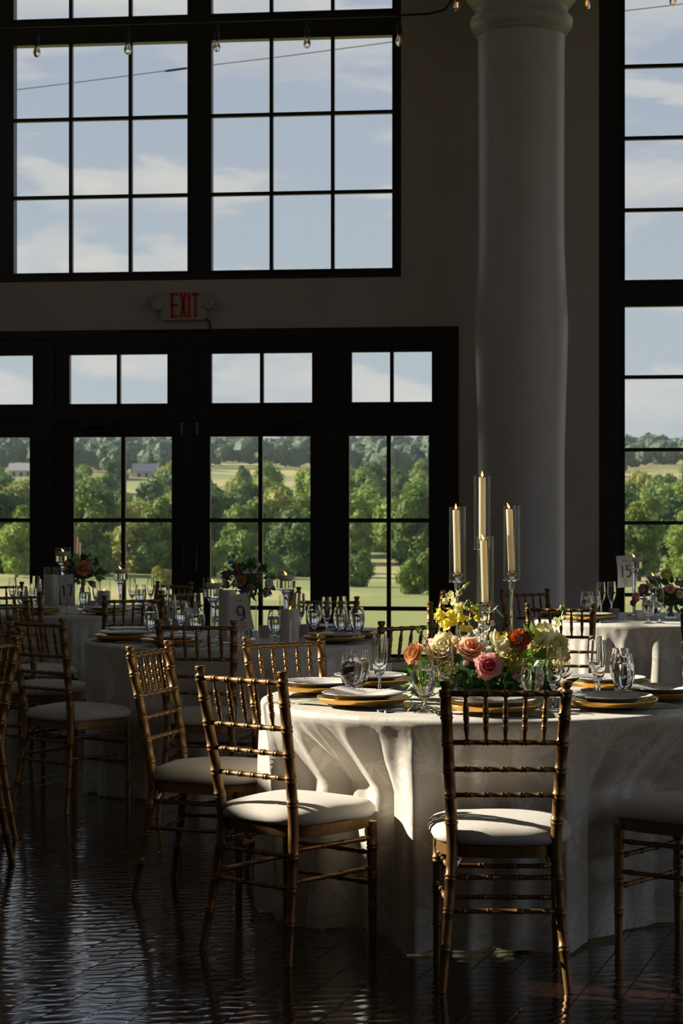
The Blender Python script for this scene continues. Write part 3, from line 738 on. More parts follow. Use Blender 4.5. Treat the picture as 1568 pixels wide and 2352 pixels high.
def make_chair():
    root = thing('chiavari_chair', None, 'chair')
    zr = [.13, .236, .335, .505, .583, .662, .744, .825, .893]
    for sx in (-1, 1):
        H = .902
        P, Rr = ringed(lambda s: post_pt(s * H, sx), 22, lambda s: .0130 + .0048 * min(1, s * 2.2) - .002 * max(0, s - .6), [z / H for z in zr], H, rw=.0034, rh=.0028)
        p = obj('back_post', MB().tube(P, Rr, 12), M_gold, root, sharp=60)
        top = post_pt(.900, sx)
        obj('finial', MB().lathe([(.0145, 0), (.0112, .006), (.012, .010), (.0172, .016), (.0180, .026), (.015, .030), (.001, .0315)], 12), M_gold, p, top)
    def rail(name, z, a=None, b=None, r=.0082, rings=(1 / 6, 2 / 6, 3 / 6, 4 / 6, 5 / 6), par=root):
        A = a if a is not None else post_pt(z, -1); B = b if b is not None else post_pt(z, 1)
        A = Vector(A); B = Vector(B)
        P, Rr = ringed(lambda s: A.lerp(B, s), 6, lambda s: r, list(rings), (B - A).length, rw=.0032, rh=.0024)
        return obj(name, MB().tube(P, Rr, 10), M_gold, par, sharp=60)
    rail('top_rail', .892, r=.0096)
    rail('cross_rail', .744); rail('cross_rail', .662); rail('cross_rail', .583)
    for k in range(5):
        s = (k + 1) / 6
        A = post_pt(.744, -1).lerp(post_pt(.744, 1), s); B = post_pt(.892, -1).lerp(post_pt(.892, 1), s)
        def br(q): return .0036 + .0044 * min(1, q / .28, (1 - q) / .28)
        P, Rr = ringed(lambda q: A.lerp(B, q), 10, br, [.30, .50, .68], (B - A).length, rw=.0024, rh=.0018)
        obj('spindle', MB().tube(P, Rr, 8), M_gold, root, sharp=60)
    for sx in (-1, 1):
        P, Rr = ringed(lambda s: Vector((sx * (.190 - .004 * s), .355, s * .41)), 8, lambda s: .0125 + .005 * s, [.31, .56, .80], .41, rw=.0034, rh=.0028)
        obj('front_leg', MB().tube(P, Rr, 12), M_gold, root, sharp=60)
    def leg(z, sx, front): return Vector((sx * (.190 - .004 * z / .41), .355, z)) if front else post_pt(z, sx)
    for z in (.236, .335):
        rail('stretcher', z, r=.0076, rings=(.12, .37, .63, .88))
        rail('stretcher', 0, leg(z - .03, -1, 1), leg(z - .03, 1, 1), .0076, (.12, .37, .63, .88))
        for sx in (-1, 1): rail('stretcher', 0, leg(z + .02, sx, 0), leg(z + .02, sx, 1), .0076, (.12, .37, .63, .88))
    # seat outline: narrower at the back, rounded corners, bowed front
    def outline(g, n=48):
        pts = []
        for k in range(n):
            t = 2 * PI * k / n; c, s = math.cos(t), math.sin(t)
            e = 2 / 3.6
            x = math.copysign(abs(c) ** e, c); y = math.copysign(abs(s) ** e, s)
            yy = .185 + y * (.205 + g)
            wx = (.194 + .026 * (yy / .39)) + g
            if y > 0: yy += .018 * (1 - x * x)
            pts.append((x * wx, yy))
        return pts
    fr = MB(); n = 48; rows = [(outline(-.012), .392), (outline(-.004), .395), (outline(-.004), .43), (outline(-.03), .432)]
    for o_, z in rows: fr.v += [(x, y, z) for x, y in o_]
    for j in range(3):
        for k2 in range(n): fr.f.append((j * n + k2, j * n + (k2 + 1) % n, (j + 1) * n + (k2 + 1) % n, (j + 1) * n + k2))
    fr.f.append(tuple(range(n))[::-1]); fr.f.append(tuple(range(3 * n, 4 * n)))
    obj('seat_frame', fr, M_gold, root, sharp=50)
    cu = MB(); rows = []
    base = outline(.0)
    for q, z in ((-.02, .429), (.006, .434), (.013, .446), (.010, .460), (-.004, .474), (-.03, .483), (-.07, .490), (-.115, .494), (-.16, .496), (-.193, .497)):
        rows.append(([(x * (1 + q / .22), .185 + (y - .185) * (1 + q / .21)) for x, y in base], z))
    for o_, z in rows: cu.v += [(x, y, z + (.004 * noise.noise(Vector((x * 9, y * 9, 1))))) for x, y in o_]
    for j in range(len(rows) - 1):
        for k2 in range(n): cu.f.append((j * n + k2, j * n + (k2 + 1) % n, (j + 1) * n + (k2 + 1) % n, (j + 1) * n + k2))
    cu.f.append(tuple(range(n))[::-1]); cu.f.append(tuple(range((len(rows) - 1) * n, len(rows) * n)))
    obj('cushion', cu, M_cushion, root, sharp=80)
    for sx in (-1, 1): obj('corner_bracket', MB().tube([(sx * .15, .02, .385), (sx * .125, .03, .392), (sx * .15, .01, .35)], .004, 5), M_silver, root)
    return root
chair0 = remember(make_chair()); chair_used = []
def chair(X, d, th, label, group):
    """X, d: where the middle of the back's top stands; th: facing, clockwise from straight away"""
    t = R(th); f = (math.sin(t), math.cos(t))
    x, y = C(X + .085 * f[0], d + .085 * f[1]); rz = YAW - t
    if not chair_used:
        chair0.location = (x, y, 0); chair0.rotation_euler = (0, 0, rz); o = chair0; tag(o, label, None, group)
    else: o = dup(chair0, (x, y, 0), rz, label, group)
    chair_used.append(o); return o
G1, G9, G17, G15 = 'chairs around the sunlit table', 'chairs around table nine', 'chairs around table seventeen', 'chairs around table fifteen'
chair(.486, 5.89, 1, 'dark gold chair seen squarely from behind in front of the sunlit table', G1)
chair(-.325, 6.36, 40, 'gold chair in the foreground turned to the sunlit table, sun band across its cushion', G1)
chair(-.735, 7.59, 108, 'gold chair seen from its side, glowing in sun behind the foreground chair', G1)
chair(-.235, 8.07, 146, 'gold chair facing the viewer at the far left of the sunlit table', G1)
chair(1.364, 6.37, -50, 'chair cut off by the photo edge, cushion corner against the sunlit tablecloth', G1)
chair(-.675, 9.24, 10, 'dark gold chair with its back to the viewer at the front of table nine', G9)
chair(-1.46, 9.5, 38, 'dark gold chair angled toward table nine with a wide pale cushion', G9)
chair(-1.89, 11.2, 122, 'chair behind the angled one, facing right toward table nine', G9)
chair(-2.05, 12.48, 143, 'chair between table nine and table seventeen with the pale seat seen through other chairs', G9)
chair(.33, 9.22, -36, 'dark chair right of table nine, just left of the yellow snapdragons', G9)
chair(-.085, 11.85, 190, 'chair at the far side of table nine in front of the dark door mullion', G9)
chair(.845, 9.95, -80, 'dark chair seen edge-on behind the candlesticks', G9)
chair(.66, 11.0, 202, 'dark chair half hidden behind the front candle and white flowers', G9)
chair(.65, 12.66, -88, 'chair seen edge-on behind the snapdragon tips', G9)
chair(-1.25, 12.0, -20, 'chair with its back to the viewer in front of table seventeen', G17)
chair(-1.03, 12.85, -47, 'chair at the near right side of table seventeen, behind the goblets of table nine', G17)
chair(-1.2, 14.32, -137, 'chair on the far side of table seventeen against the door glass', G17)
chair(-.30, 13.1, -84, 'chair seen edge-on under the floating candle of table nine', G17)
chair(-2.45, 14.2, 150, 'farthest chair of table seventeen at the photo edge', G17)
chair(1.197, 10.9, 16, 'sunlit gold chair with its back to the viewer in front of table fifteen', G15)
chair(1.19, 12.95, 150, 'dark chair against the column, facing table fifteen', G15)
chair(1.95, 10.3, 5, 'chair of table fifteen cut off by the photo edge, only a post showing', G15)
chair(-1.37, 7.89, -72, 'nearer of two gold chairs cut off at the photo edge, facing away left', 'chairs cut off at the edge')
chair(-1.45, 8.87, -106, 'farther of two gold chairs cut off at the photo edge, facing away left', 'chairs cut off at the edge')

# ================================================================== TABLES AND CLOTHS
ZT = .765
TB = {1: (.51, 7.14), 9: (-.54, 10.43), 17: (-1.75, 13.47), 15: (1.99, 12.45)}
RT = .80
def chair_limits(x, y, NT):
    lim = [9.0] * NT
    for o in chair_used:
        dx, dy = o.location.x - x, o.location.y - y
        if math.hypot(dx, dy) > 1.9: continue
        rz = o.rotation_euler.z
        for k in range(NT):
            a = 2 * PI * k / NT + YAW
            for q in range(40):
                rr = .40 + q * .012
                wx, wy = rr * math.cos(a) - dx, rr * math.sin(a) - dy
                lx = wx * math.cos(rz) + wy * math.sin(rz); ly = -wx * math.sin(rz) + wy * math.cos(rz)
                if abs(lx) < .235 and -.1 < ly < .43:
                    lim[k] = min(lim[k], rr - .02); break
    m = [min(lim[(k + j) % NT] for j in range(-5, 6)) for k in range(NT)]
    m = [min(v, RT + .12) for v in m]
    return [sum(m[(k + j) % NT] for j in range(-7, 8)) / 15 for k in range(NT)]
def cloth_mb(seed, nridge, amp, extra=(), lim=None):
    r = random.Random(seed); mb = MB(); NT = 420
    ridges = []
    for k in range(nridge):
        ridges.append((2 * PI * (k + r.uniform(-.36, .36)) / nridge, r.uniform(.030, .075), amp * r.uniform(.4, 1.25), r.uniform(0, .5), r.uniform(-.07, .07)))
    ridges += list(extra)
    prof = [(RT * k / 6, ZT) for k in range(6)] + [(RT - .03, ZT), (RT - .012, ZT - .001), (RT - .004, ZT - .005), (RT, ZT - .013)]
    nz = 34
    for k in range(1, nz + 1): prof.append((RT + .002, ZT - .013 - (ZT - .013 - .012) * (k / nz) ** 1.15))
    arc = 0; last = None; uv = []
    for i, (rr, z) in enumerate(prof):
        if last: arc += math.hypot(rr - last[0], z - last[1])
        last = (rr, z)
        t = max(0, (ZT - .013 - z) / (ZT - .02))
        for k in range(NT):
            a = 2 * PI * k / NT; q = rr
            if t > 0:
                s = 0
                for (c, wd, am, start, drift) in ridges:
                    da = (a - c - drift * t + PI) % (2 * PI) - PI
                    w2 = wd * (1 + .7 * t)
                    g = math.exp(-(da / w2) ** 2) - .35 * math.exp(-((abs(da) - 1.9 * w2) / (w2 * .9)) ** 2)
                    tt = max(0, (t - start * .25) / (1 - start * .25))
                    s += am * g * (tt ** .5)
                q += -.026 * t ** .5 + .014 * t + .0035 * min(1, t * 6) * (1 - .6 * t) * math.sin(a * 61 + 2.5 * math.sin(a * 7 + seed) + t * 2)
                q += .006 * t * noise.noise(Vector((math.cos(a) * 7, math.sin(a) * 7, z * 2.5 + seed)))
                if lim and q + s > lim[k]:
                    w2 = min(1, max(0, (.735 - z) / .230)); w2 = w2 * .8 + w2 * w2 * (3 - 2 * w2) * .2
                    over = q + s - lim[k]
                    q = q + s - over * w2 + (s * .6 - .024) * w2
                else: q += s
            zz = z
            if i == len(prof) - 1: zz = z + .006 * math.sin(a * 9 + seed)
            mb.v.append((q * math.cos(a), q * math.sin(a), zz))
            uv.append((a * RT if t > 0 else q * math.cos(a), arc if t > 0 else q * math.sin(a)))
    n = len(prof)
    for i in range(n - 1):
        for k in range(NT):
            k2 = (k + 1) % NT
            if i == 0 and False: continue
            mb.f.append((i * NT + k, i * NT + k2, (i + 1) * NT + k2, (i + 1) * NT + k))
    me = mb.mesh('tablecloth')
    ul = me.uv_layers.new(name='UVMap')
    vi = [0] * len(me.loops); me.loops.foreach_get('vertex_index', vi)
    flat = []
    for v in vi: flat += uv[v]
    ul.data.foreach_set('uv', flat)
    return me
def table(num, label, seed, nr, amp):
    x, y = C(*(TB[num] if isinstance(num, int) else num))
    t = thing('banquet_table', 'round banquet table under the ' + label, 'table', (x, y, 0), YAW)
    obj('tabletop', MB().lathe([(.001, ZT - .030), (RT - .035, ZT - .030), (RT - .028, ZT - .018), (RT - .035, ZT - .006), (.001, ZT - .006)], 64), M_bark, t)
    for k in range(4):
        a = PI / 4 + k * PI / 2
        obj('leg', MB().tube([(.20 * math.cos(a), .20 * math.sin(a), 0), (.14 * math.cos(a), .14 * math.sin(a), ZT - .035)], .016, 8), M_lampgrey, t)
    me = cloth_mb(seed, nr, amp, lim=chair_limits(x, y, 420)); me.materials.append(M_cloth)
    o = obj('tablecloth', me, None, None, (x, y, 0), (0, 0, YAW))
    tag(o, label, 'tablecloth', 'floor-length ivory tablecloths')
table(1, 'sunlit ivory damask tablecloth falling in deep folds to the floor', 4, 27, .062)
table(9, 'shaded ivory tablecloth of table nine with the card numbered 9', 9, 20, .05)
table(17, 'shaded ivory tablecloth of the far table numbered 17', 17, 20, .05)
table((-2.47, 8.4), 'ivory tablecloth faced by the two cut-off edge chairs', 5, 20, .05)
table(15, 'ivory tablecloth of table fifteen with sun streaks on its folds', 15, 26, .06)

# ================================================================== TABLEWARE
def lathe_me(name, prof, m, seg=24, closed=False, sharp=40):
    me = MB().lathe(prof, seg, closed).mesh(name); auto(me, sharp); me.materials.append(m); return me
def make_goblet():
    r = thing('water_goblet', None, 'glass')
    outer = [(.001, 0), (.034, 0), (.035, .003), (.020, .007), (.009, .013), (.0075, .022), (.0105, .030), (.0085, .038), (.010, .045), (.021, .052), (.031, .066), (.038, .088), (.0405, .108), (.039, .130), (.0345, .155), (.0315, .172)]
    inner = [(.0300, .172), (.033, .155), (.0374, .130), (.0389, .108), (.0364, .088), (.0292, .067), (.019, .057), (.001, .053)]
    obj('glass', lathe_me('glass', outer + inner, M_glass, 32), None, r)
    wat = [(.001, .0545), (.0182, .0585), (.0284, .068), (.0356, .0885), (.0381, .108), (.0368, .129), (.0350, .141), (.001, .1412)]
    obj('water', lathe_me('water', wat, M_water, 32), None, r)
    return remember(r)
def make_flute():
    r = thing('champagne_flute', None, 'glass')
    outer = [(.001, 0), (.031, 0), (.032, .003), (.014, .007), (.006, .014), (.0045, .04), (.0055, .066), (.012, .078), (.021, .096), (.027, .125), (.0285, .15), (.0265, .185), (.0245, .212)]
    inner = [(.0232, .212), (.0252, .185), (.0272, .15), (.0257, .125), (.0196, .097), (.010, .084), (.001, .081)]
    obj('glass', lathe_me('glass', outer + inner, M_glass, 28), None, r)
    return remember(r)
gob0, flu0 = make_goblet(), make_flute()
used_proto = {}
def place(proto, loc, rz=0, rot=None, scale=None):
    if not used_proto.get(proto.name):
        used_proto[proto.name] = 1; proto.location = loc; proto.rotation_euler = rot if rot else (0, 0, rz)
        if scale: proto.scale = scale
        return proto
    return dup(proto, loc, rz, rot=rot, scale=scale)
ORD = ['leftmost', 'second from the left', 'third from the left', 'fourth from the left', 'fifth from the left', 'sixth from the left', 'seventh from the left', 'eighth from the left', 'ninth from the left', 'tenth from the left', 'eleventh from the left', 'twelfth from the left']
TN = {1: 'the sunlit table', 9: 'table nine', 17: 'table seventeen', 15: 'table fifteen'}
def ordinals(items, noun, tn, group):
    items = sorted(items, key=lambda i: i[0])
    for k, (px, o) in enumerate(items):
        if len(items) == 1: lab = 'only %s on %s' % (noun, TN[tn])
        elif k == len(items) - 1: lab = '%s on %s, rightmost of its kind there' % (noun, TN[tn])
        else: lab = '%s on %s, %s of its kind there' % (noun, TN[tn], ORD[min(k, 11)])
        o['label'] = lab; o['group'] = group + ' of ' + TN[tn]
def by_rim(px, py, h, num, inset=.04):
    """stand a piece of height h on a table so that its rim shows at (px, py)"""
    s = (py - HZ) / (EYE - ZT - h); d = F / s
    X = (px - 784) / s; cX, cd = TB[num]
    v = Vector((X - cX, d - cd)); m = RT - inset - .02
    if v.length > m: v = v.normalized() * m
    x, y = C(cX + v.x, cd + v.y); return Vector((x, y, ZT + .0005))
GOB = {1: [(806, 1500), (838, 1487), (973, 1518), (1235, 1518), (1431, 1508), (1424, 1495)],
       9: [(347, 1390), (416, 1382), (453, 1397), (632, 1401), (730, 1386), (782, 1401), (820, 1394)],
       17: [(52, 1347), (80, 1341), (195, 1349), (323, 1343), (377, 1345)],
       15: [(1348, 1360), (1364, 1357), (1489, 1366)]}
FLU = {1: [(857, 1466), (871, 1455), (1022, 1486), (1258, 1486), (1375, 1471), (1366, 1458)],
       9: [(393, 1367), (440, 1360), (499, 1372), (690, 1363), (741, 1373), (784, 1369)],
       17: [(29, 1327), (66, 1322), (99, 1330), (222, 1334), (303, 1327), (346, 1325)],
       15: [(1380, 1337), (1404, 1336), (1514, 1350)]}
def spread_apart(lst, rad, plates=(), ctr=None):
    for _ in range(40):
        for i in range(len(lst)):
            for c in plates:
                v = lst[i] - c; v.z = 0; m = rad[i] + .160
                if v.length < m:                        # slide along the line of sight, off the plate and still on the table
                    u = Vector((lst[i].x, lst[i].y, 0)).normalized(); b_ = v.dot(u)
                    q_ = math.sqrt(max(0, b_ * b_ + m * m - v.length_squared))
                    opts = sorted((-b_ + q_, -b_ - q_), key=abs)
                    for o_ in opts:
                        w_ = lst[i] + u * o_ - ctr; w_.z = 0
                        if w_.length < RT - .05: lst[i] += u * o_; break
        for i in range(len(lst)):
            for j in range(i):
                v = lst[i] - lst[j]; v.z = 0; m = rad[i] + rad[j]
                if v.length < m:
                    v = (v.normalized() if v.length > 1e-5 else Vector((0, 1, 0))) * (m - v.length) / 2
                    lst[i] += v; lst[j] -= v
SETS = {1: [(168, .60), (218, .555), (134, .575), (-91, .575), (-47, .585), (32, .575), (-11, .62)],
        9: [(165, .60), (197, .60), (240, .60), (327, .60), (4, .60), (42, .60)],
        17: [(248, .60), (292, .60), (330, .6), (25, .6)],
        15: [(215, .59), (165, .60)]}
for num in TB:
    pos = [by_rim(px, py, .172, num) for px, py in GOB[num]] + [by_rim(px, py, .212, num) for px, py in FLU[num]]
    pcs = [Vector((*C(TB[num][0] + rr * math.cos(R(an)), TB[num][1] + rr * math.sin(R(an))), 0)) for an, rr in SETS[num]]
    spread_apart(pos, [.041] * len(GOB[num]) + [.033] * len(FLU[num]), pcs, Vector((*C(*TB[num]), 0)))
    gi = [(px, place(gob0, p)) for (px, py), p in zip(GOB[num], pos)]
    fi = [(px, place(flu0, p)) for (px, py), p in zip(FLU[num], pos[len(gi):])]
    ordinals(gi, 'water goblet', num, 'water goblets'); ordinals(fi, 'empty champagne flute', num, 'champagne flutes')

# place settings
def plate_mb():
    mb = MB(); NT = 120
    prof = [(.001, .006), (.085, .006), (.092, .008), (.100, .014), (.120, .020), (.136, .0235), (.1395, .0255), (.136, .0215), (.100, .011), (.090, .003), (.085, 0), (.001, 0)]
    for i, (r, z) in enumerate(prof):
        for k in range(NT):
            a = 2 * PI * k / NT; q = r; zz = z
            if r > .11: q = r * (1 + .012 * math.cos(a * 15))
            if 1 < i < 6: zz = z + .0011 * (1 if k % 2 else -1)
            mb.v.append((q * math.cos(a), q * math.sin(a), zz))
    for i in range(len(prof) - 1):
        for k in range(NT):
            k2 = (k + 1) % NT; mb.f.append((i * NT + k, i * NT + k2, (i + 1) * NT + k2, (i + 1) * NT + k))
    return mb
plate_me = plate_mb().mesh('dinner_plate'); plate_me.materials.append(M_plate)
charger_me = MB()
NT = 90; pr_ = [(.001, .005), (.110, .005), (.122, .007), (.136, .014), (.150, .0185), (.157, .0195), (.1585, .0175), (.153, .012), (.146, .003), (.140, 0), (.130, 0), (.001, 0)]
for r_, z_ in pr_:
    for k_ in range(NT):
        a_ = 2 * PI * k_ / NT; q_ = r_ * (1 + (.012 * math.cos(a_ * 10) if r_ > .14 else 0)); charger_me.v.append((q_ * math.cos(a_), q_ * math.sin(a_), z_))
for i_ in range(len(pr_) - 1):
    for k_ in range(NT): charger_me.f.append((i_ * NT + k_, i_ * NT + (k_ + 1) % NT, (i_ + 1) * NT + (k_ + 1) % NT, (i_ + 1) * NT + k_))
charger_me = charger_me.mesh('charger'); charger_me.materials.append(M_charger)
def napkin_mb():
    mb = MB(); nx, ny = 8, 14
    L_, W_ = .20, .085
    for lay in range(2):
        for j in range(ny + 1):
            for i in range(nx + 1):
                x = (i / nx - .5) * W_; y = j / ny * L_
                z = .003 + lay * .0105 + .003 * math.sin(i * 1.3 + lay) * (.3 + j / ny) + .003 * noise.noise(Vector((x * 40, y * 20, lay)))
                e = abs(i / nx - .5) * 2
                if lay: z -= .010 * e ** 6 + (.012 * (j / ny) ** 10)
                mb.v.append((x, y, max(z, .001)))
    n = (nx + 1) * (ny + 1)
    for lay in range(2):
        for j in range(ny):
            for i in range(nx):
                a = lay * n + j * (nx + 1) + i; f = (a, a + 1, a + nx + 2, a + nx + 1); mb.f.append(f if lay else f[::-1])
    def side(idx):
        for a, b in zip(idx, idx[1:]): mb.f.append((a, b, b + n, a + n))
    side(list(range(nx + 1))); side([ny * (nx + 1) + i for i in range(nx, -1, -1)])
    side([j * (nx + 1) + nx for j in range(ny + 1)]); side([j * (nx + 1) for j in range(ny, -1, -1)])
    return mb
nap_me = napkin_mb().mesh('napkin'); nap_me.materials.append(M_napkin)
def fork_mb():
    m = MB()
    m.add([(-.0035, 0, .001), (.0035, 0, .001), (.0045, .06, .002), (-.0045, .06, .002), (.0025, .125, .006), (-.0025, .125, .006), (.011, .145, .005), (-.011, .145, .005), (.011, .155, .0045), (-.011, .155, .0045),
           (-.0035, 0, .003), (.0035, 0, .003), (.0045, .06, .004), (-.0045, .06, .004), (.0025, .125, .008), (-.0025, .125, .008), (.011, .145, .007), (-.011, .145, .007), (.011, .155, .0065), (-.011, .155, .0065)],
          [(10, 11, 12, 13), (13, 12, 14, 15), (15, 14, 16, 17), (17, 16, 18, 19), (3, 2, 1, 0), (5, 4, 2, 3), (7, 6, 4, 5), (9, 8, 6, 7), (0, 1, 11, 10), (1, 2, 12, 11), (2, 4, 14, 12), (4, 6, 16, 14), (6, 8, 18, 16), (10, 13, 3, 0), (13, 15, 5, 3), (15, 17, 7, 5), (17, 19, 9, 7), (8, 9, 19, 18)])
    for k in range(4):
        x = -.0093 + k * .0062; m.add([(x - .0016, .154, .0046), (x + .0016, .154, .0046), (x + .0008, .198, .009), (x - .0008, .198, .009), (x - .0016, .154, .0065), (x + .0016, .154, .0065), (x + .0008, .198, .0105), (x - .0008, .198, .0105)],
            [(3, 2, 1, 0), (4, 5, 6, 7), (0, 1, 5, 4), (1, 2, 6, 5), (2, 3, 7, 6), (3, 0, 4, 7)])
    return m
def knife_mb():
    m = MB(); m.tube([(0, 0, .005), (0, .01, .005), (0, .10, .005), (0, .11, .004)], [.003, .0055, .0045, .003], 8)
    m.add([(-.004, .108, .001), (.004, .108, .001), (.009, .15, .001), (.004, .225, .001), (-.004, .215, .001), (-.004, .108, .0035), (.004, .108, .0035), (.008, .15, .002), (.004, .225, .0015), (-.004, .215, .0035)],
          [(4, 3, 2, 1, 0), (5, 6, 7, 8, 9), (0, 1, 6, 5), (1, 2, 7, 6), (2, 3, 8, 7), (3, 4, 9, 8), (4, 0, 5, 9)]); return m
def spoon_mb():
    m = MB(); m.tube([(0, 0, .0035), (0, .02, .003), (0, .09, .005), (0, .13, .007)], [.004, .0045, .0025, .003], 8)
    nv, nu = 8, 12
    for lay in (0, 1):
        for i in range(nv + 1):
            for k in range(nu):
                a = 2 * PI * k / nu; r = i / nv
                m.v.append((.019 * r * math.cos(a), .157 + .030 * r * math.sin(a), .0025 + .009 * r * r + lay * .0015))
    b = len(m.v) - 2 * (nv + 1) * nu; n = (nv + 1) * nu
    for lay in (0, 1):
        for i in range(nv):
            for k in range(nu):
                q = b + lay * n; f = (q + i * nu + k, q + i * nu + (k + 1) % nu, q + (i + 1) * nu + (k + 1) % nu, q + (i + 1) * nu + k)
                m.f.append(f if lay else f[::-1])
    for k in range(nu): m.f.append((b + nv * nu + k, b + nv * nu + (k + 1) % nu, b + n + nv * nu + (k + 1) % nu, b + n + nv * nu + k))
    return m
cut_me = {}
for nm, f_ in (('fork', fork_mb), ('table_knife', knife_mb), ('spoon', spoon_mb)):
    me = f_().mesh(nm); auto(me, 40); me.materials.append(M_silver); cut_me[nm] = me
SNAME = {1: {168: 'at the far left edge', 218: 'holding a white menu card', 134: 'behind the paired flutes', -91: 'seen through the back of the front chair', -47: 'at the right front', 32: 'behind the right pair of goblets', -11: 'cut off by the photo edge'}}
def put(name, me, loc, rz, label, cat, group):
    o = bpy.data.objects.new(name, me); col.objects.link(o); o.location = loc; o.rotation_euler = (0, 0, rz); tag(o, label, cat, group); return o
for num, L_ in SETS.items():
    cX, cd = TB[num]
    for k, (ang, rr) in enumerate(L_):
        a = R(ang); ux, uy = math.cos(a), math.sin(a)           # outward, camera plan
        x, y = C(cX + rr * ux, cd + rr * uy)
        rz = YAW + a - PI / 2
        where = SNAME.get(num, {}).get(ang) or ('place %s around %s' % (['one', 'two', 'three', 'four', 'five', 'six', 'seven'][k], TN[num]))
        if num != 1:
            where = 'at the %s setting of %s from its left' % (['first', 'second', 'third', 'fourth', 'fifth', 'sixth', 'seventh'][k], TN[num])
        else: where = 'of the sunlit table setting ' + where
        # local frame: +y points outwards to the diner
        def loc(lx, ly, lz):
            px_ = rr + ly; return Vector((*C(cX + px_ * ux + lx * uy, cd + px_ * uy - lx * ux), lz))
        side = -1 if ang in (218, 168, 134, 32) else 1
        nrot = rz + (R(74) * side if num == 1 else R(6))
        put('napkin', nap_me, loc(-.03 * side if num == 1 else .02, .035 if num == 1 else -.035, ZT + .001), nrot - (0 if num != 1 else 0), 'green napkin ' + where, 'napkin', 'sage green napkins')
        zb = ZT + .0172
        put('charger_plate', charger_me, loc(0, 0, zb), rz, 'scalloped gold charger ' + where, 'plate', 'gold chargers')
        put('dinner_plate', plate_me, loc(0, 0, zb + .0085), rz + .1, 'ribbed white plate ' + where, 'plate', 'white dinner plates')
        if num in (1, 9, 15):
            put('fork', cut_me['fork'], loc(.185, .075, ZT + .001), rz + PI + .03, 'silver fork ' + where, 'fork', 'forks')
            put('table_knife', cut_me['table_knife'], loc(-.185, .085, ZT + .001), rz + PI - .02, 'silver knife ' + where, 'knife', 'knives')
            if num == 1: put('spoon', cut_me['spoon'], loc(-.212, .075, ZT + .001), rz + PI - .05, 'silver spoon ' + where, 'spoon', 'spoons')
        if num == 1 and ang == 218:
            m = MB(); nn = 8
            for zz in (0, .0012):
                for i in range(nn + 1):
                    for j in (0, 1):
                        m.v.append(((i / nn - .5) * .20, (j - .5) * .10, .006 + .022 * (abs(i / nn - .5) * 2) ** 2 * 0 + .024 * abs(i / nn - .5) * 1.6 + zz))
            for lay in (0, 1):
                for i in range(nn):
                    q = lay * (nn + 1) * 2 + i * 2; f = (q, q + 2, q + 3, q + 1); m.f.append(f if lay else f[::-1])
            put('menu_card', m.mesh('menu_card', False), loc(0, 0, zb + .0085 + .0135), rz + .5, 'folded white card lying on the plate of the sunlit table', 'card', None).data.materials.append(M_paper)

# ---- candles
def flame_mb(h=.022, r=.0045, lean=0):
    mb = MB(); mb.lathe([(.0005, 0), (r * .8, h * .18), (r, h * .35), (r * .6, h * .65), (.0004, h)], 10)
    mb.v = [(x + lean * (z / h) ** 1.5 * h, y, z) for x, y, z in mb.v]; return mb
def taper(px, base, top, d, wax_top, lean, label, k):
    p = PXD(px, base, d); s = F / d
    hz = p.z - ZT
    r = thing('glass_candlestick', label + ', glass candlestick with a clear sleeve', 'candlestick', (p.x, p.y, ZT))
    st = [(.001, 0), (.042, 0), (.043, .004), (.012, .012), (.0075, .03), (.0065, hz * .5), (.0065, hz - .03), (.010, hz - .028), (.0105, hz - .004), (.031, hz), (.0315, hz + .004), (.010, hz + .008), (.008, hz + .014), (.019, hz + .022), (.022, hz + .034), (.0235, hz + .036), (.0205, hz + .034), (.014, hz + .024), (.001, hz + .020)]
    obj('stem', lathe_me('stem', st, M_glass, 24), None, r)
    H = (base - top) / s
    cyl = [(.0295, .0045), (.0295, H), (.0282, H), (.0282, .0045)]
    obj('sleeve', lathe_me('sleeve', cyl, M_thin, 32, True), None, r, (0, 0, hz))
    wt = (base - wax_top) / s
    c = thing('taper_candle', 'ivory taper candle standing in ' + label, 'candle', (p.x, p.y, ZT + hz + .0215)); c.rotation_euler = (0, lean, YAW)
    L_ = wt - .022
    obj('wax', lathe_me('wax', [(.001, 0), (.0118, 0), (.0120, L_ - .004), (.0112, L_), (.004, L_ - .002), (.001, L_ - .003)], M_wax, 20), None, c)
    obj('flame', flame_mb(lean=(-.35 if k % 2 else .0)), M_flame, c, (0, 0, L_ + .001))
taper(1050, 1337, 1164, 7.10, 1171, R(-1.2), 'the left candlestick of the sunlit table', 0)
taper(1107, 1262, 1093, 7.16, 1096, 0, 'the tallest candlestick of the sunlit table', 2)
taper(1114, 1406, 1232, 6.97, 1241, R(-1.5), 'the shortest front candlestick of the sunlit table', 1)
taper(1175, 1334, 1161, 7.06, 1169, R(-2.2), 'the right candlestick of the sunlit table', 1)
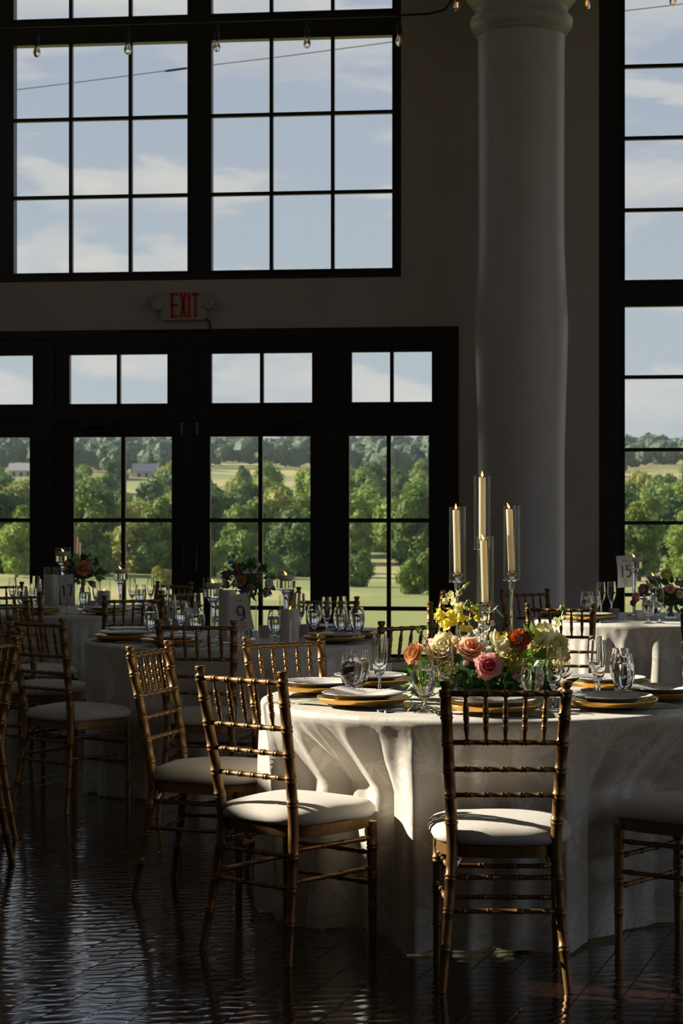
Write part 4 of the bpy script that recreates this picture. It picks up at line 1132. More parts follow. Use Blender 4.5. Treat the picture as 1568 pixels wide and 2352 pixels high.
def floating(px, top, num, d, label, tall=None):
    p = PXD(px, top, d); h = p.z - ZT
    v = Vector((p.x, p.y)) - Vector(C(*TB[num]))
    r = thing('floating_candle_vase', 'stemmed clear glass vase ' + label, 'vase', (p.x, p.y, ZT + .0005))
    cb = h - .105
    prof = [(.001, 0), (.045, 0), (.046, .004), (.014, .012), (.010, .03), (.011, cb * .5), (.018, cb - .03), (.030, cb - .008), (.050, cb), (.001, cb + .001)]
    obj('stem', lathe_me('stem', prof, M_glass, 32), None, r)
    obj('cup', lathe_me('cup', [(.050, cb + .001), (.051, cb + .004), (.051, h), (.0495, h)], M_thin, 32, sharp=60), None, r)
    wz = h - .060
    obj('water', lathe_me('water', [(.001, cb + .0065), (.0482, cb + .0065), (.0482, wz), (.001, wz)], M_water, 32), None, r)
    c = thing('floating_candle', 'white floating candle burning in the glass vase ' + label, 'candle', (p.x, p.y, ZT + wz + .0015))
    obj('wax', lathe_me('wax', [(.001, 0), (.032, 0), (.042, .012), (.043, .026), (.038, .029), (.001, .027)], M_white_wax, 24), None, c)
    obj('flame', flame_mb(.024, .006, -.5), M_flame, c, (0, 0, .027))
floating(490, 1326, 9, 10.25, 'left of the dark bouquet on table nine')
floating(657, 1308, 9, 10.5, 'right of the dark bouquet on table nine')
floating(145, 1257, 17, 13.82, 'tallest, behind the bouquet on table seventeen')
floating(277, 1297, 17, 13.4, 'right of the bouquet on table seventeen')
floating(1456, 1269, 15, 12.75, 'behind the numbered card on table fifteen')
floating(1500, 1312, 15, 12.78, 'lower, amid the flowers on table fifteen')
def pillar(px, top, waxtop, rad, num, d, label, lit=True):
    p = PXD(px, top, d); h = p.z - ZT; s = F / d
    r = thing('hurricane_vase', 'clear cylinder glass ' + label, 'vase', (p.x, p.y, ZT + .0005))
    obj('glass', lathe_me('glass', [(.001, 0), (rad, 0), (rad, h), (rad - .002, h), (rad - .002, .004), (.001, .004)], M_thin, 32), None, r)
    wz = h - (waxtop - top) / s
    c = thing('pillar_candle', 'white pillar candle inside the cylinder glass ' + label, 'candle', (p.x, p.y, ZT + .005))
    obj('wax', lathe_me('wax', [(.001, 0), (rad - .006, 0), (rad - .006, wz - .01), (rad - .009, wz - .004), (rad - .02, wz - .009), (.001, wz - .010)], M_white_wax, 28), None, c)
    if lit: obj('flame', flame_mb(.022, .005, .3), M_flame, c, (0, 0, wz - .010))
pillar(522, 1330, 1356, .050, 9, 10.15, 'behind the number card on table nine', False)
pillar(665, 1367, 1399, .052, 9, 9.9, 'at the front right of table nine')
pillar(118, 1302, 1320, .050, 17, 13.25, 'left of the number card on table seventeen', False)
pillar(238, 1318, 1357, .047, 17, 13.2, 'right of the bouquet on table seventeen')
def make_votive():
    r = thing('votive_holder', None, 'candle holder')
    obj('cup', lathe_me('cup', [(.001, 0), (.026, 0), (.028, .003), (.034, .062), (.031, .062), (.025, .006), (.001, .006)], M_frost, 24), None, r)
    obj('tealight', lathe_me('tealight', [(.001, .006), (.014, .006), (.014, .014), (.001, .015)], M_ember, 16), None, r)
    return remember(r)
vot0 = make_votive()
for num, lst in {9: [(608, 1437), (697, 1436), (672 + 40, 1433)], 17: [(213, 1380)], 15: [(1410, 1398), (1468, 1402)]}.items():
    it = []
    for px, py in lst[:2]: it.append((px, place(vot0, by_rim(px, py, .062, num))))
    ordinals(it, 'frosted votive holder', num, 'votive holders')

# ---- numbered cards
def stroke(pts, w=.0030):
    return MB().tube([(x, -.0012, z) for x, z in pts], w, 5)
def arcp(cx_, cz_, rx, rz_, a0, a1, n=18): return [(cx_ + rx * math.cos(R(a0 + (a1 - a0) * k / n)), cz_ + rz_ * math.sin(R(a0 + (a1 - a0) * k / n))) for k in range(n + 1)]
DIG = {'9': [arcp(0, .012, .016, .024, -20, 340), [(.0155, .02), (.017, -.005), (.012, -.028), (-.002, -.036), (-.010, -.032)]],
       '1': [[(-.004, .028), (.001, .034), (.001, -.034)]],
       '5': [[(.014, .034), (-.008, .034), (-.010, .008)], arcp(0, -.011, .016, .023, 128, -140)],
       '7': [[(-.014, .034), (.014, .034), (-.001, -.034)]]}
def card(txt, px, cy_, d, wid, hgt, tilt, yaw, base_z, label):
    p = PXD(px, cy_, d)
    r = thing('table_number_card', label, 'table number', (p.x, p.y, ZT + .0005)); r.rotation_euler = (0, 0, YAW + yaw)
    pz = p.z - ZT
    e = part_empty('card_face', r, (0, 0, pz), (0, tilt, 0))
    m = MB(); nn = 8
    for lay in (0, 1):
        for i in range(nn + 1):
            for j in (0, 1):
                q = i / nn - .5; m.v.append(((j - .5) * wid, .020 * q * q * 4 - .02 * .3 + lay * .0012, q * hgt))
    for lay in (0, 1):
        for i in range(nn):
            q = lay * (nn + 1) * 2 + i * 2; f = (q, q + 1, q + 3, q + 2); m.f.append(f if not lay else f[::-1])
    obj('paper', m, M_card, e, smooth=True)
    n = len(txt); sc = hgt / .19
    for k, ch in enumerate(txt):
        mm = MB()
        for st in DIG[ch]:
            t = stroke(st); mm.add(t.v, t.f)
        o = obj('numeral', mm, M_ink, e, ((k - (n - 1) / 2) * .036 * sc, -.0075, .0), smooth=True); o.scale = (sc, 1, sc)
    mm = MB()
    for q in range(5): mm.box((-.012 + q * .0055, -.0015, .062 * sc), (-.0085 + q * .0055, -.0005, .066 * sc))
    o = obj('printed_word', mm, M_ink, e, (0, .004, 0), smooth=False)
    lp = arcp(0, -.062 * sc, .009, .018, -100, 260, 20); o = obj('wire_loop', MB().tube([(x, -.003, z) for x, z in lp], .0014, 5), M_brass, e)
    zb = pz - hgt * .42
    obj('stand', MB().tube([(0, .012, zb + .02), (0, .012, .003)], .0016, 6), M_brass, r)
    obj('stand_base', lathe_me('stand_base', [(.001, 0), (.022, 0), (.022, .003), (.001, .005)], M_brass, 16), None, r, (0, .012, 0))
card('9', 554, 1408, 9.85, .095, .185, R(-11), 0, 0, 'white card with a handwritten 9 leaning on table nine')
card('17', 154, 1357, 12.95, .092, .21, R(-4), .1, 0, 'white card with the number 17 beside the far left bouquet')
card('15', 1435, 1313, 12.2, .098, .195, R(-3), .15, 0, 'white card with the number 15 on the table by the window')

# ================================================================== FLOWERS
def petal_me(name, w, h, cup, curl, m, nu=6, nv=7, pinch=.35, ruffle=0, seed=0):
    mb = MB(); r = random.Random(seed)
    for j in range(nv + 1):
        v = j / nv
        hw = w * (pinch * (1 - v) + math.sin(PI * (.12 + .76 * v)) ** .8 * (.35 + .65 * v ** .5)) * (1 if v < .85 else 1 - ((v - .85) / .15) ** 2 * .45)
        for i in range(nu + 1):
            u = i / nu * 2 - 1
            y = cup * math.sin(PI * min(1, v * .75)) + curl * v ** 3 - .55 * hw * u * u * (1 - .5 * v)
            z = h * v - .12 * h * u * u * v ** 3
            if ruffle: y += ruffle * v * v * math.sin(u * 5 + seed); z += ruffle * .5 * v * math.sin(u * 7 + seed)
            mb.v.append((hw * u, y, z))
    for j in range(nv):
        for i in range(nu):
            a = j * (nu + 1) + i; mb.f.append((a, a + 1, a + nu + 2, a + nu + 1))
    me = mb.mesh(name); me.materials.append(m); return me
def pmat(name, c, tr=.42): return mat(name, c, .55, var=.10, scale=40, sheen=.15, transl=([min(1, x * 1.1) for x in c], tr))
P_peach = pmat('petal_peach', (.92, .64, .48)); P_peachd = pmat('petal_peach_deep', (.88, .42, .16))
P_orange = pmat('petal_apricot', (.92, .56, .30)); P_pink = pmat('petal_pink', (.90, .50, .48)); P_pinkd = pmat('petal_rose_heart', (.75, .12, .20))
P_lilac = pmat('petal_lilac_pink', (.72, .42, .50)); P_cream = pmat('petal_cream', (.92, .86, .62)); P_creamp = pmat('petal_cream_blush', (.92, .76, .58))
P_yellow = pmat('petal_yellow', (.92, .80, .16)); P_pale = pmat('petal_pale_yellow', (.90, .86, .48)); P_white = pmat('petal_white', (.88, .88, .85)); P_blue = pmat('petal_blue', (.28, .36, .68))
P_marig = pmat('petal_marigold', (.72, .20, .02), .15); P_marigd = pmat('petal_marigold_dark', (.42, .09, .015), .1); P_green = mat('bud_green', (.30, .40, .12), .55, var=.2, scale=30)
P_mauve = pmat('petal_mauve', (.42, .22, .30)); P_gold = mat('goldenrod', (.62, .50, .04), .6, var=.2, scale=60)
M_leafA = mat('leaf_bright', (.15, .32, .05), .38, var=.3, scale=18, transl=((.25, .45, .06), .3)); M_leafB = mat('leaf_dark', (.045, .11, .035), .38, var=.3, scale=18, transl=((.12, .25, .05), .22)); M_leafC = mat('leaf_grey_green', (.22, .32, .19), .5, var=.2, scale=18, transl=((.3, .4, .2), .25))
M_stem = mat('flower_stem', (.16, .24, .07), .5, var=.2, scale=30)
def orient(o, axis, spin=0):
    q = Vector(axis).normalized().to_track_quat('Z', 'Y'); o.rotation_mode = 'QUATERNION'
    o.rotation_quaternion = q @ Matrix.Rotation(spin, 3, 'Z').to_quaternion()
_pc = {}
def petal_cached(key, *a, **k):
    if key not in _pc: _pc[key] = petal_me('petal', *a, **k)
    return _pc[key]
def flower(parent, kind, pos, size, axis, m_out, m_in=None, seed=0):
    """size: radius of the bloom; built from separate petals"""
    r = random.Random(seed); m_in = m_in or m_out
    e = part_empty(kind, parent, pos); orient(e, axis, r.random() * 6)
    def ring(key, n, lean, sc, base, m, z0=0, jit=.12, shape=(.62, 1.0, .16, .06), ruffle=0):
        me = petal_cached((kind in ('tulip',), key, m.name), shape[0], shape[1], shape[2], shape[3], m, ruffle=ruffle, seed=len(key))
        ph = r.random() * 6
        for k in range(n):
            o = bpy.data.objects.new('petal', me); col.objects.link(o); o.parent = e
            a = ph + 2 * PI * k / n + r.uniform(-jit, jit); l = lean + r.uniform(-.08, .08)
            Mx = Matrix.Rotation(a, 4, 'Z') @ Matrix.Translation((0, base * size, z0 * size)) @ Matrix.Rotation(-l, 4, 'X') @ Matrix.Scale(size * sc * r.uniform(.92, 1.08), 4)
            o.matrix_local = Mx
    if kind == 'rose':
        ring('r1', 3, -.10, .78, .04, m_in, .12, shape=(.42, 1.0, .14, -.10)); ring('r2', 4, .05, .86, .12, m_in, .08, shape=(.50, 1.0, .18, -.06))
        ring('r3', 5, .24, .95, .18, m_out, .03, shape=(.58, 1.0, .18, .06)); ring('r4', 5, .50, 1.0, .22, m_out, -.03, shape=(.64, 1.0, .18, .16), ruffle=.05); ring('r5', 7, .88, .98, .22, m_out, -.08, .3, shape=(.58, 1.0, .16, .20), ruffle=.07)
    elif kind == 'peony':
        for i, (n, l, s, b) in enumerate(((4, -.1, .8, .05), (6, .1, .9, .12), (8, .3, 1.0, .2), (8, .55, 1.0, .24), (9, .85, 1.0, .26), (9, 1.15, .95, .26))):
            ring('p%d' % i, n, l, s, b, m_in if i < 3 else m_out, .1 - .05 * i, .2, shape=(.46, 1.0, .2, .05), ruffle=.05)
    elif kind == 'tulip':
        ring('t1', 3, .06, 1.5, .18, m_in, -.5, shape=(.46, 1.0, .22, -.06)); ring('t2', 3, .2, 1.5, .26, m_out, -.55, shape=(.52, 1.0, .24, -.02)); ring('t3', 3, .42, 1.4, .28, m_out, -.58, shape=(.5, 1.0, .26, .02))
    elif kind == 'bud':
        ring('b1', 3, -.08, 1.3, .10, m_in, -.5, shape=(.42, 1.0, .2, -.16)); ring('b2', 4, .05, 1.3, .18, m_out, -.55, shape=(.46, 1.0, .24, -.12)); ring('b3', 4, .22, 1.15, .2, m_out, -.6, shape=(.4, 1.0, .24, .0))
    return e
def marigold(parent, pos, size, axis, m1, m2, seed=0):
    r = random.Random(seed); mb = MB(); mi = []
    for k in range(190):
        z = 1 - 1.35 * (k + .5) / 190; t = k * 2.39996; q = math.sqrt(max(0, 1 - z * z)); d = Vector((q * math.cos(t), q * math.sin(t), z * .75)).normalized()
        u = d.orthogonal().normalized(); v = d.cross(u); an = r.random() * 6; u, v = u * math.cos(an) + v * math.sin(an), v * math.cos(an) - u * math.sin(an)
        p0 = d * size * .55; s = size * .17; tip = d * size * r.uniform(.9, 1.06)
        mb.add([p0 - u * s * .4, p0 + u * s * .4, tip + u * s + v * s * .5, tip + d * s * .3, tip - u * s + v * s * .5], [(0, 1, 2, 3, 4)]); mi.append(0 if r.random() < .7 else 1)
    me = mb.mesh('marigold', False); me.materials.append(m1); me.materials.append(m2); me.polygons.foreach_set('material_index', mi)
    o = obj('marigold', me, None, parent, pos); orient(o, axis); return o
def floret_me(m, seed):
    mb = MB(); r = random.Random(seed)
    for k in range(5):
        a = k * 2 * PI / 5 + r.uniform(-.2, .2); l = .9 if k < 3 else .5
        p = MB()
        nv, nu = 4, 4
        for j in range(nv + 1):
            v = j / nv; hw = .42 * math.sin(PI * (.15 + .75 * v)) ** .7
            for i in range(nu + 1):
                u = i / nu * 2 - 1; p.v.append((hw * u, .28 * v ** 1.5 * l + .05 * math.sin(u * 4 + k), .75 * v - .2 * u * u * v))
        for j in range(nv):
            for i in range(nu):
                q = j * (nu + 1) + i; p.f.append((q, q + 1, q + nu + 2, q + nu + 1))
        Mx = Matrix.Rotation(a, 4, 'Z') @ Matrix.Translation((0, .12, .1)) @ Matrix.Rotation(-l, 4, 'X')
        mb.add([Mx @ Vector(v) for v in p.v], p.f)
    mb.lathe([(.04, -.3), (.16, -.05), (.2, .2)], 8)
    me = mb.mesh('floret'); me.materials.append(m); return me
FLO = {}
def spike(parent, name, path, florets, size, mats_, seed, tip=True):
    """a flower spike: bent stem with florets; path and florets in the parent's frame"""
    r = random.Random(seed); e = part_empty(name, parent, path[0]); o = Vector(path[0])
    obj('stem', MB().tube([Vector(p) - o for p in path], [.0035] * (len(path) - 1) + [.0015], 6), M_stem, e)
    for k, (p, s, m) in enumerate(florets):
        key = (m.name, k % 3)
        if key not in FLO: FLO[key] = floret_me(m, k % 3)
        f = bpy.data.objects.new('floret', FLO[key]); col.objects.link(f); f.parent = e; f.location = Vector(p) - o
        f.scale = (s, s, s); orient(f, (r.uniform(-.8, .8), r.uniform(-1.3, -.2), r.uniform(-.1, .8)), r.random() * 6)
    if tip:
        a, b = Vector(path[-2]) - o, Vector(path[-1]) - o
        for k in range(9):
            t = k / 8; p = a.lerp(b, .35 + .65 * t) + Vector((r.uniform(-1, 1), r.uniform(-1, 1), r.uniform(-.4, .4))) * .008 * (1.15 - t)
            bu = obj('flower_bud', MB().lathe([(.0005, -.006), (.0042, -.002), (.0045, .002), (.0005, .008)], 7), P_green, e, p); sc = 1.5 - .8 * t; bu.scale = (sc, sc, sc); orient(bu, (r.uniform(-.6, .6), r.uniform(-.6, .6), 1))
    return e
def leaf_me(w, h, bend, m, serr=0):
    mb = MB(); nv = 8
    for j in range(nv + 1):
        v = j / nv; hw = w * math.sin(PI * v ** .8) * (1 + serr * (j % 2)) + .0005
        y = bend * v * v
        for u in (-1, -.5, 0, .5, 1): mb.v.append((hw * u, y - hw * .35 * abs(u), h * v * (1 - .1 * bend)))
    for j in range(nv):
        for i in range(4):
            a = j * 5 + i; mb.f.append((a, a + 1, a + 6, a + 5))
    me = mb.mesh('leaf'); me.materials.append(m); return me
LEAVES = [leaf_me(.26, 1, .25, M_leafA), leaf_me(.22, 1, .45, M_leafB), leaf_me(.14, 1, .3, M_leafC), leaf_me(.30, 1, .2, M_leafB, .12), leaf_me(.17, 1, .5, M_leafA)]
def leaf(parent, pos, axis, size, k, spin=0):
    o = bpy.data.objects.new('leaf', LEAVES[k]); col.objects.link(o); o.parent = parent; o.location = pos; o.scale = (size,) * 3; orient(o, axis, spin); return o

# --- the sunlit centrepiece
cX, cD = .508, 7.07; bx, by = C(cX, cD)
cp = thing('flower_centerpiece', 'low sunlit centrepiece of peach roses, cream peonies, marigold and snapdragons', 'flowers', (bx, by, ZT + .0005), YAW)
Ci = Matrix.Rotation(-YAW, 4, 'Z') @ Matrix.Translation((-bx, -by, -ZT - .0005))
def Q(px, py, d): return Ci @ PXD(px, py, d)
obj('foam_bowl', lathe_me('foam_bowl', [(.001, 0), (.10, 0), (.11, .004), (.125, .05), (.12, .05), (.001, .045)], M_black, 32), None, cp)
r = random.Random(5)
mo = MB(); mo.lathe([(.001, .045), (.10, .05), (.13, .075), (.12, .11), (.08, .135), (.001, .145)], 20)
mo.v = [(x * 1.25 + .012 * noise.noise(Vector((x * 20, y * 20, z * 20))), y, z + .012 * noise.noise(Vector((x * 22, y * 22, 4)))) for x, y, z in mo.v]
obj('moss', mo, M_leafB, cp)
flower(cp, 'rose', Q(956, 1503, 6.98), .040, (-.8, -.55, .45), P_orange, P_peachd, 1)
flower(cp, 'bud', Q(983, 1478, 7.02), .021, (-.2, -.2, 1), P_lilac, P_lilac, 2)
flower(cp, 'peony', Q(1020, 1495, 6.97), .058, (-.25, -.75, .6), P_creamp, P_cream, 3)
flower(cp, 'rose', Q(1078, 1497, 6.92), .049, (.12, -.62, .75), P_peach, P_peachd, 4)
flower(cp, 'rose', Q(1052, 1488, 6.98), .026, (-.2, -.8, .5), P_peach, P_peach, 5)
flower(cp, 'rose', Q(1120, 1530, 6.86), .046, (.06, -.97, .22), P_pink, P_pinkd, 6)
flower(cp, 'tulip', Q(1150, 1476, 6.9), .042, (.25, -.2, 1), P_cream, P_yellow, 7)
flower(cp, 'tulip', Q(1245, 1462, 6.92), .052, (-.25, -.25, 1), P_cream, P_pale, 8)
flower(cp, 'peony', Q(1272, 1485, 6.95), .048, (.5, -.7, .35), P_cream, P_pale, 9)
flower(cp, 'rose', Q(1292, 1508, 7.0), .026, (.85, -.5, .1), P_peach, P_orange, 10)
flower(cp, 'bud', Q(1070, 1522, 6.86), .016, (-.2, -.7, -.5), P_lilac, P_lilac, 11)
flower(cp, 'bud', Q(1182, 1552, 6.86), .018, (0, -.9, -.3), P_lilac, P_peach, 12)
flower(cp, 'rose', Q(1200, 1558, 6.88), .020, (.1, -.9, .2), P_cream, P_cream, 13)
flower(cp, 'bud', Q(1285, 1540, 6.95), .022, (.8, -.5, -.2), P_lilac, P_mauve, 14)
flower(cp, 'rose', Q(1085, 1460, 7.12), .020, (.0, -.4, 1), P_orange, P_orange, 15)
flower(cp, 'peony', Q(1165, 1500, 7.16), .04, (.1, .5, .9), P_cream, P_creamp, 16)
flower(cp, 'rose', Q(1030, 1490, 7.22), .04, (-.4, .6, .7), P_peach, P_peachd, 17)
flower(cp, 'rose', Q(1230, 1500, 7.22), .04, (.5, .6, .7), P_orange, P_peachd, 18)
marigold(cp, Q(1193, 1468, 6.88), .036, (.05, -.75, .65), P_marig, P_marigd)
# yellow snapdragons
def fl(lst, d, s, m, jd=.015): return [(Q(x, y, d + r.uniform(-jd, jd)), s * r.uniform(.85, 1.15), m) for x, y in lst]
spike(cp, 'snapdragon', [Q(1068, 1505, 7.02), Q(1052, 1430, 7.02), Q(1040, 1385, 7.02), Q(1058, 1355, 7.02), Q(1076, 1340, 7.02)],
      fl([(1028, 1440), (1045, 1432), (1010, 1410), (1034, 1412), (1052, 1405), (1022, 1425)], 7.0, .026, P_yellow) + fl([(1022, 1382), (1044, 1383), (1058, 1390), (1036, 1368), (1052, 1365)], 7.01, .021, P_pale), .02, None, 21)
spike(cp, 'snapdragon', [Q(1090, 1500, 7.0), Q(1078, 1430, 7.0), Q(1055, 1405, 7.0), Q(1072, 1382, 7.0), Q(1085, 1387, 7.0)],
      fl([(1060, 1442), (1078, 1445), (1094, 1420), (1072, 1425), (1056, 1420), (1090, 1402)], 6.98, .024, P_yellow) + fl([(1066, 1398), (1050, 1395)], 6.98, .021, P_pale), .02, None, 22)
spike(cp, 'snapdragon', [Q(1005, 1480, 7.05), Q(1010, 1440, 7.05), Q(1006, 1415, 7.05)], fl([(1006, 1408), (1003, 1418), (1016, 1432)], 7.03, .021, P_yellow), .02, None, 23, False)
spike(cp, 'snapdragon', [Q(1235, 1500, 7.08), Q(1262, 1450, 7.06), Q(1288, 1420, 7.06), Q(1295, 1400, 7.06), Q(1288, 1392, 7.06)], fl([(1270, 1440), (1284, 1432), (1262, 1448), (1290, 1422), (1276, 1425)], 7.04, .017, P_pale), .02, None, 24)
# white delphinium
spike(cp, 'delphinium', [Q(1128, 1500, 6.95), Q(1124, 1460, 6.95), Q(1116, 1425, 6.95), Q(1112, 1408, 6.95)],
      fl([(1112, 1424), (1128, 1432), (1105, 1438), (1120, 1446), (1092, 1455), (1110, 1462), (1130, 1466), (1098, 1470), (1114, 1478), (1135, 1488), (1122, 1492)], 6.93, .019, P_white), .02, None, 25)
spike(cp, 'delphinium', [Q(1090, 1490, 7.05), Q(1084, 1460, 7.05), Q(1082, 1450, 7.05)], fl([(1083, 1452), (1080, 1460)], 7.03, .013, P_blue), .02, None, 26, False)
spike(cp, 'snapdragon', [Q(1220, 1490, 7.1), Q(1222, 1460, 7.1), Q(1225, 1445, 7.1)], fl([(1222, 1455), (1215, 1462), (1228, 1450)], 7.05, .016, P_yellow), .02, None, 27, False)
# goldenrod fillers: too small to count
def filler(pts, name, m, n, sd, rad, parent, sz=.0032):
    rr = random.Random(sd); mb = MB()
    for c in pts:
        for k in range(n):
            p = c + Vector((rr.gauss(0, 1), rr.gauss(0, .7), rr.gauss(0, .9))) * rad
            s = sz * rr.uniform(.7, 1.4)
            mb.add([p + Vector(v) * s for v in ((1, 0, 0), (-1, 0, 0), (0, 1, 0), (0, -1, 0), (0, 0, 1), (0, 0, -1))], [(0, 2, 4), (2, 1, 4), (1, 3, 4), (3, 0, 4), (2, 0, 5), (1, 2, 5), (3, 1, 5), (0, 3, 5)])
    o = obj(name, mb, m, parent, smooth=False); o['kind'] = 'stuff'; return o
filler([Q(1170, 1510, 6.88), Q(1185, 1520, 6.88), Q(1165, 1525, 6.88), Q(1198, 1508, 6.9), Q(1235, 1500, 6.93), Q(1255, 1510, 6.93), Q(1280, 1528, 6.95), Q(1030, 1538, 6.86), Q(1000, 1540, 6.86)], 'goldenrod_spray', P_gold, 70, 3, .014, cp)
# foliage
for k in range(230):
    a = r.uniform(0, 2 * PI) if k < 150 else r.uniform(PI * 1.05, PI * 1.95); e = r.uniform(-.25, .9) if k < 150 else r.uniform(-.7, .4)
    rx, ry = .19 + .05 * r.random(), .15 + .03 * r.random()
    p = Vector((rx * math.cos(a) * math.cos(e * .8), ry * math.sin(a) * math.cos(e * .8), .075 + .10 * max(-.3, math.sin(e))))
    ax = Vector((math.cos(a) * r.uniform(.5, 1), math.sin(a) * r.uniform(.5, 1), r.uniform(-.45, .75)))
    leaf(cp, p, ax, r.uniform(.05, .085), r.choice((0, 0, 1, 1, 1, 3, 3, 4, 2)), r.random() * 6)
for px, py, ax, s, kk in ((985, 1450, (-.4, -.1, 1), .03, 0), (975, 1452, (-.9, 0, .6), .03, 0), (966, 1456, (-.8, -.2, .9), .028, 0), (942, 1575, (-1, -.3, -.1), .04, 0), (948, 1566, (-.8, -.4, .3), .04, 4), (938, 1560, (-1, -.1, .4), .035, 4), (935, 1585, (-.7, -.5, -.4), .04, 0), (950, 1590, (-.3, -.7, -.6), .045, 1),
                          (1160, 1418, (-.8, -.2, .5), .055, 2), (1172, 1415, (.2, -.3, .9), .03, 2), (1100, 1400, (-.6, -.4, .4), .03, 0), (1130, 1402, (.8, -.2, .5), .03, 2), (1290, 1555, (.9, -.4, .1), .05, 1), (1298, 1545, (.7, -.2, .8), .045, 1), (1300, 1562, (1, -.2, -.1), .05, 1), (1210, 1480, (.3, -.4, .9), .09, 0), (1225, 1490, (.7, -.5, .4), .085, 2), (1222, 1505, (.9, -.4, .2), .09, 0), (1240, 1515, (.9, -.5, .25), .085, 4), (1205, 1485, (.15, -.4, 1), .085, 0),
                          (1105, 1555, (-.75, -.7, .1), .05, 2), (1050, 1560, (-.7, -.7, -.3), .06, 4), (1065, 1575, (-.2, -.8, -.6), .065, 0), (1040, 1590, (-.4, -.8, -.5), .06, 0), (1010, 1585, (-.6, -.7, -.5), .06, 0), (1085, 1595, (.1, -.8, -.6), .06, 0), (1115, 1590, (.3, -.8, -.5), .06, 1), (1155, 1590, (.2, -.9, -.4), .06, 3), (1165, 1478, (-.5, -.5, .7), .05, 1), (1180, 1490, (-.3, -.6, .7), .06, 1)):
    leaf(cp, Q(px, py, 6.9), ax, s, kk, r.random())
for (p0, p1) in (((990, 1500), (968, 1455)), ((1172, 1480), (1170, 1420)), ((960, 1585), (935, 1562)), ((1270, 1560), (1300, 1548)), ((1240, 1540), (1300, 1560))):
    obj('twig', MB().tube([Q(*p0, 6.95), Q((p0[0] + p1[0]) / 2 + 3, (p0[1] + p1[1]) / 2, 6.93), Q(*p1, 6.9)], [.002, .0016, .001], 5), mat('twig_red', (.16, .07, .04), .6) if 'twig_red' not in MATS else MATS['twig_red'], cp)
sp_ = MB()
pp = [Vector((.017 * math.exp(-.22 * k / 3) * math.cos(k * .55), 0, .017 * math.exp(-.22 * k / 3) * math.sin(k * .55))) for k in range(34)]
q0 = PXD(936, 1607, 6.62)
cs = tag(obj('card_holder', MB().tube([Vector((0, 0, -.020))] + [v + Vector((0, 0, .004)) for v in pp], .0016, 6), M_brass, None, (q0.x, q0.y, ZT + .0225)), 'coiled brass wire place-card holder beside the front left plate', 'card holder')

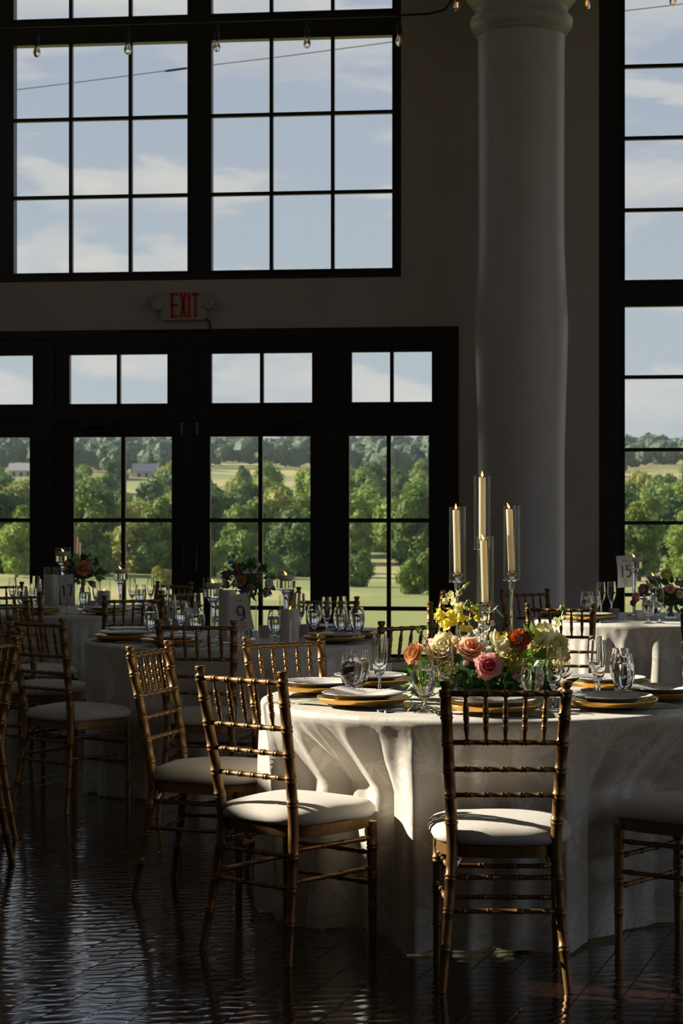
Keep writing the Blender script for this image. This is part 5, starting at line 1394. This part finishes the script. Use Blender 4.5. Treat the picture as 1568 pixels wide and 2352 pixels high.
# --- bouquets of the other tables
def bouquet(num, px, top, bot, d, w_px, label, spec, vase_bot=True, seed=1):
    b = PXD(px, bot, d); s = F / d; rr = random.Random(seed)
    g = thing('bouquet_vase', label, 'flowers', (b.x, b.y, ZT + .0005), YAW)
    Im = Matrix.Rotation(-YAW, 4, 'Z') @ Matrix.Translation((-b.x, -b.y, -ZT - .0005))
    def q(x, y, dd=0): return Im @ PXD(x, y, d + dd)
    zc = q(px, (top + bot) / 2).z; hw = w_px / s / 2; hh_ = (bot - top) / s / 2
    vh = max(.05, zc - hh_ * .5)
    obj('vase', lathe_me('vase', [(.001, 0), (.040, 0), (.042, .004), (.046, vh), (.044, vh), (.040, .006), (.001, .006)], M_thin, 24), None, g)
    for k in range(7):
        a = k * .9; obj('stem', MB().tube([(.02 * math.cos(a), .02 * math.sin(a), .008), (.012 * math.cos(a + 2), .012 * math.sin(a + 2), vh), (.05 * math.cos(a), .05 * math.sin(a), zc)], .0035, 5), M_stem, g)
    core = MB(); core.lathe([(.001, zc - hh_ * .5), (hw * .4, zc - hh_ * .35), (hw * .55, zc), (hw * .4, zc + hh_ * .35), (.001, zc + hh_ * .45)], 14); obj('foliage_core', core, M_leafB, g)
    for k in range(110):
        a = rr.uniform(0, 6.28); e = rr.uniform(-1.1, 1.4)
        p = Vector((hw * .74 * math.cos(a) * math.cos(e), hw * .7 * math.sin(a) * math.cos(e), zc + hh_ * .62 * math.sin(e)))
        leaf(g, p, Vector((math.cos(a) * math.cos(e), math.sin(a) * math.cos(e), math.sin(e) + rr.uniform(-.3, .5))), rr.uniform(.04, .065), rr.choice((1, 1, 3, 2, 4)), rr.random() * 6)
    for i, (kind, x, y, sz, mo_, mi_) in enumerate(spec):
        p = q(x, y, -hw * .75)
        ax = Vector(((x - px) / w_px * 1.6, -.8, ((top + bot) / 2 - y) / (bot - top) * 1.2 + .1))
        flower(g, kind, p, sz, ax, mo_, mi_, seed * 31 + i)
    return g, q
g9, q9 = bouquet(9, 570, 1285, 1385, 10.4, 120, 'shaded bouquet in a glass vase behind the card numbered 9',
    [('rose', 552, 1335, .030, P_orange, P_peachd), ('rose', 548, 1315, .027, P_mauve, P_mauve), ('peony', 520, 1322, .022, P_mauve, P_mauve), ('rose', 615, 1340, .026, P_white, P_white), ('bud', 592, 1297, .020, P_white, P_white), ('rose', 575, 1350, .022, P_lilac, P_lilac), ('rose', 560, 1360, .02, P_blue, P_lilac), ('rose', 610, 1362, .02, P_lilac, P_white), ('bud', 545, 1290, .018, P_yellow, P_pale), ('rose', 590, 1325, .022, P_mauve, P_orange)], seed=9)
spike(g9, 'delphinium', [q9(545, 1310), q9(535, 1290), q9(528, 1278)], [(q9(x, y, -.02), .016, P_blue) for x, y in ((536, 1276), (524, 1281), (530, 1290), (538, 1296), (527, 1292))], .02, None, 40, False)
bouquet(17, 190, 1272, 1352, 13.58, 104, 'shaded bouquet with a big apricot rose behind the card numbered 17',
    [('rose', 191, 1306, .050, P_orange, P_peachd), ('rose', 153, 1296, .024, P_peach, P_mauve), ('peony', 176, 1284, .026, P_cream, P_cream), ('peony', 208, 1286, .024, P_creamp, P_cream), ('rose', 168, 1318, .022, P_mauve, P_mauve), ('rose', 231, 1297, .015, P_white, P_white), ('rose', 222, 1318, .02, P_mauve, P_mauve), ('rose', 160, 1278, .016, P_white, P_white)], seed=17)
bouquet(15, 1540, 1320, 1418, 12.5, 150, 'low mixed bouquet at the photo edge on table fifteen',
    [('rose', 1538, 1353, .030, P_peach, P_peachd), ('peony', 1478, 1355, .034, P_mauve, P_lilac), ('rose', 1462, 1372, .030, P_pink, P_lilac), ('peony', 1530, 1320, .034, P_yellow, P_pale), ('rose', 1556, 1340, .022, P_lilac, P_mauve), ('rose', 1492, 1348, .024, P_pale, P_yellow), ('rose', 1560, 1365, .024, P_creamp, P_peach), ('rose', 1455, 1385, .022, P_mauve, P_mauve)], seed=15)
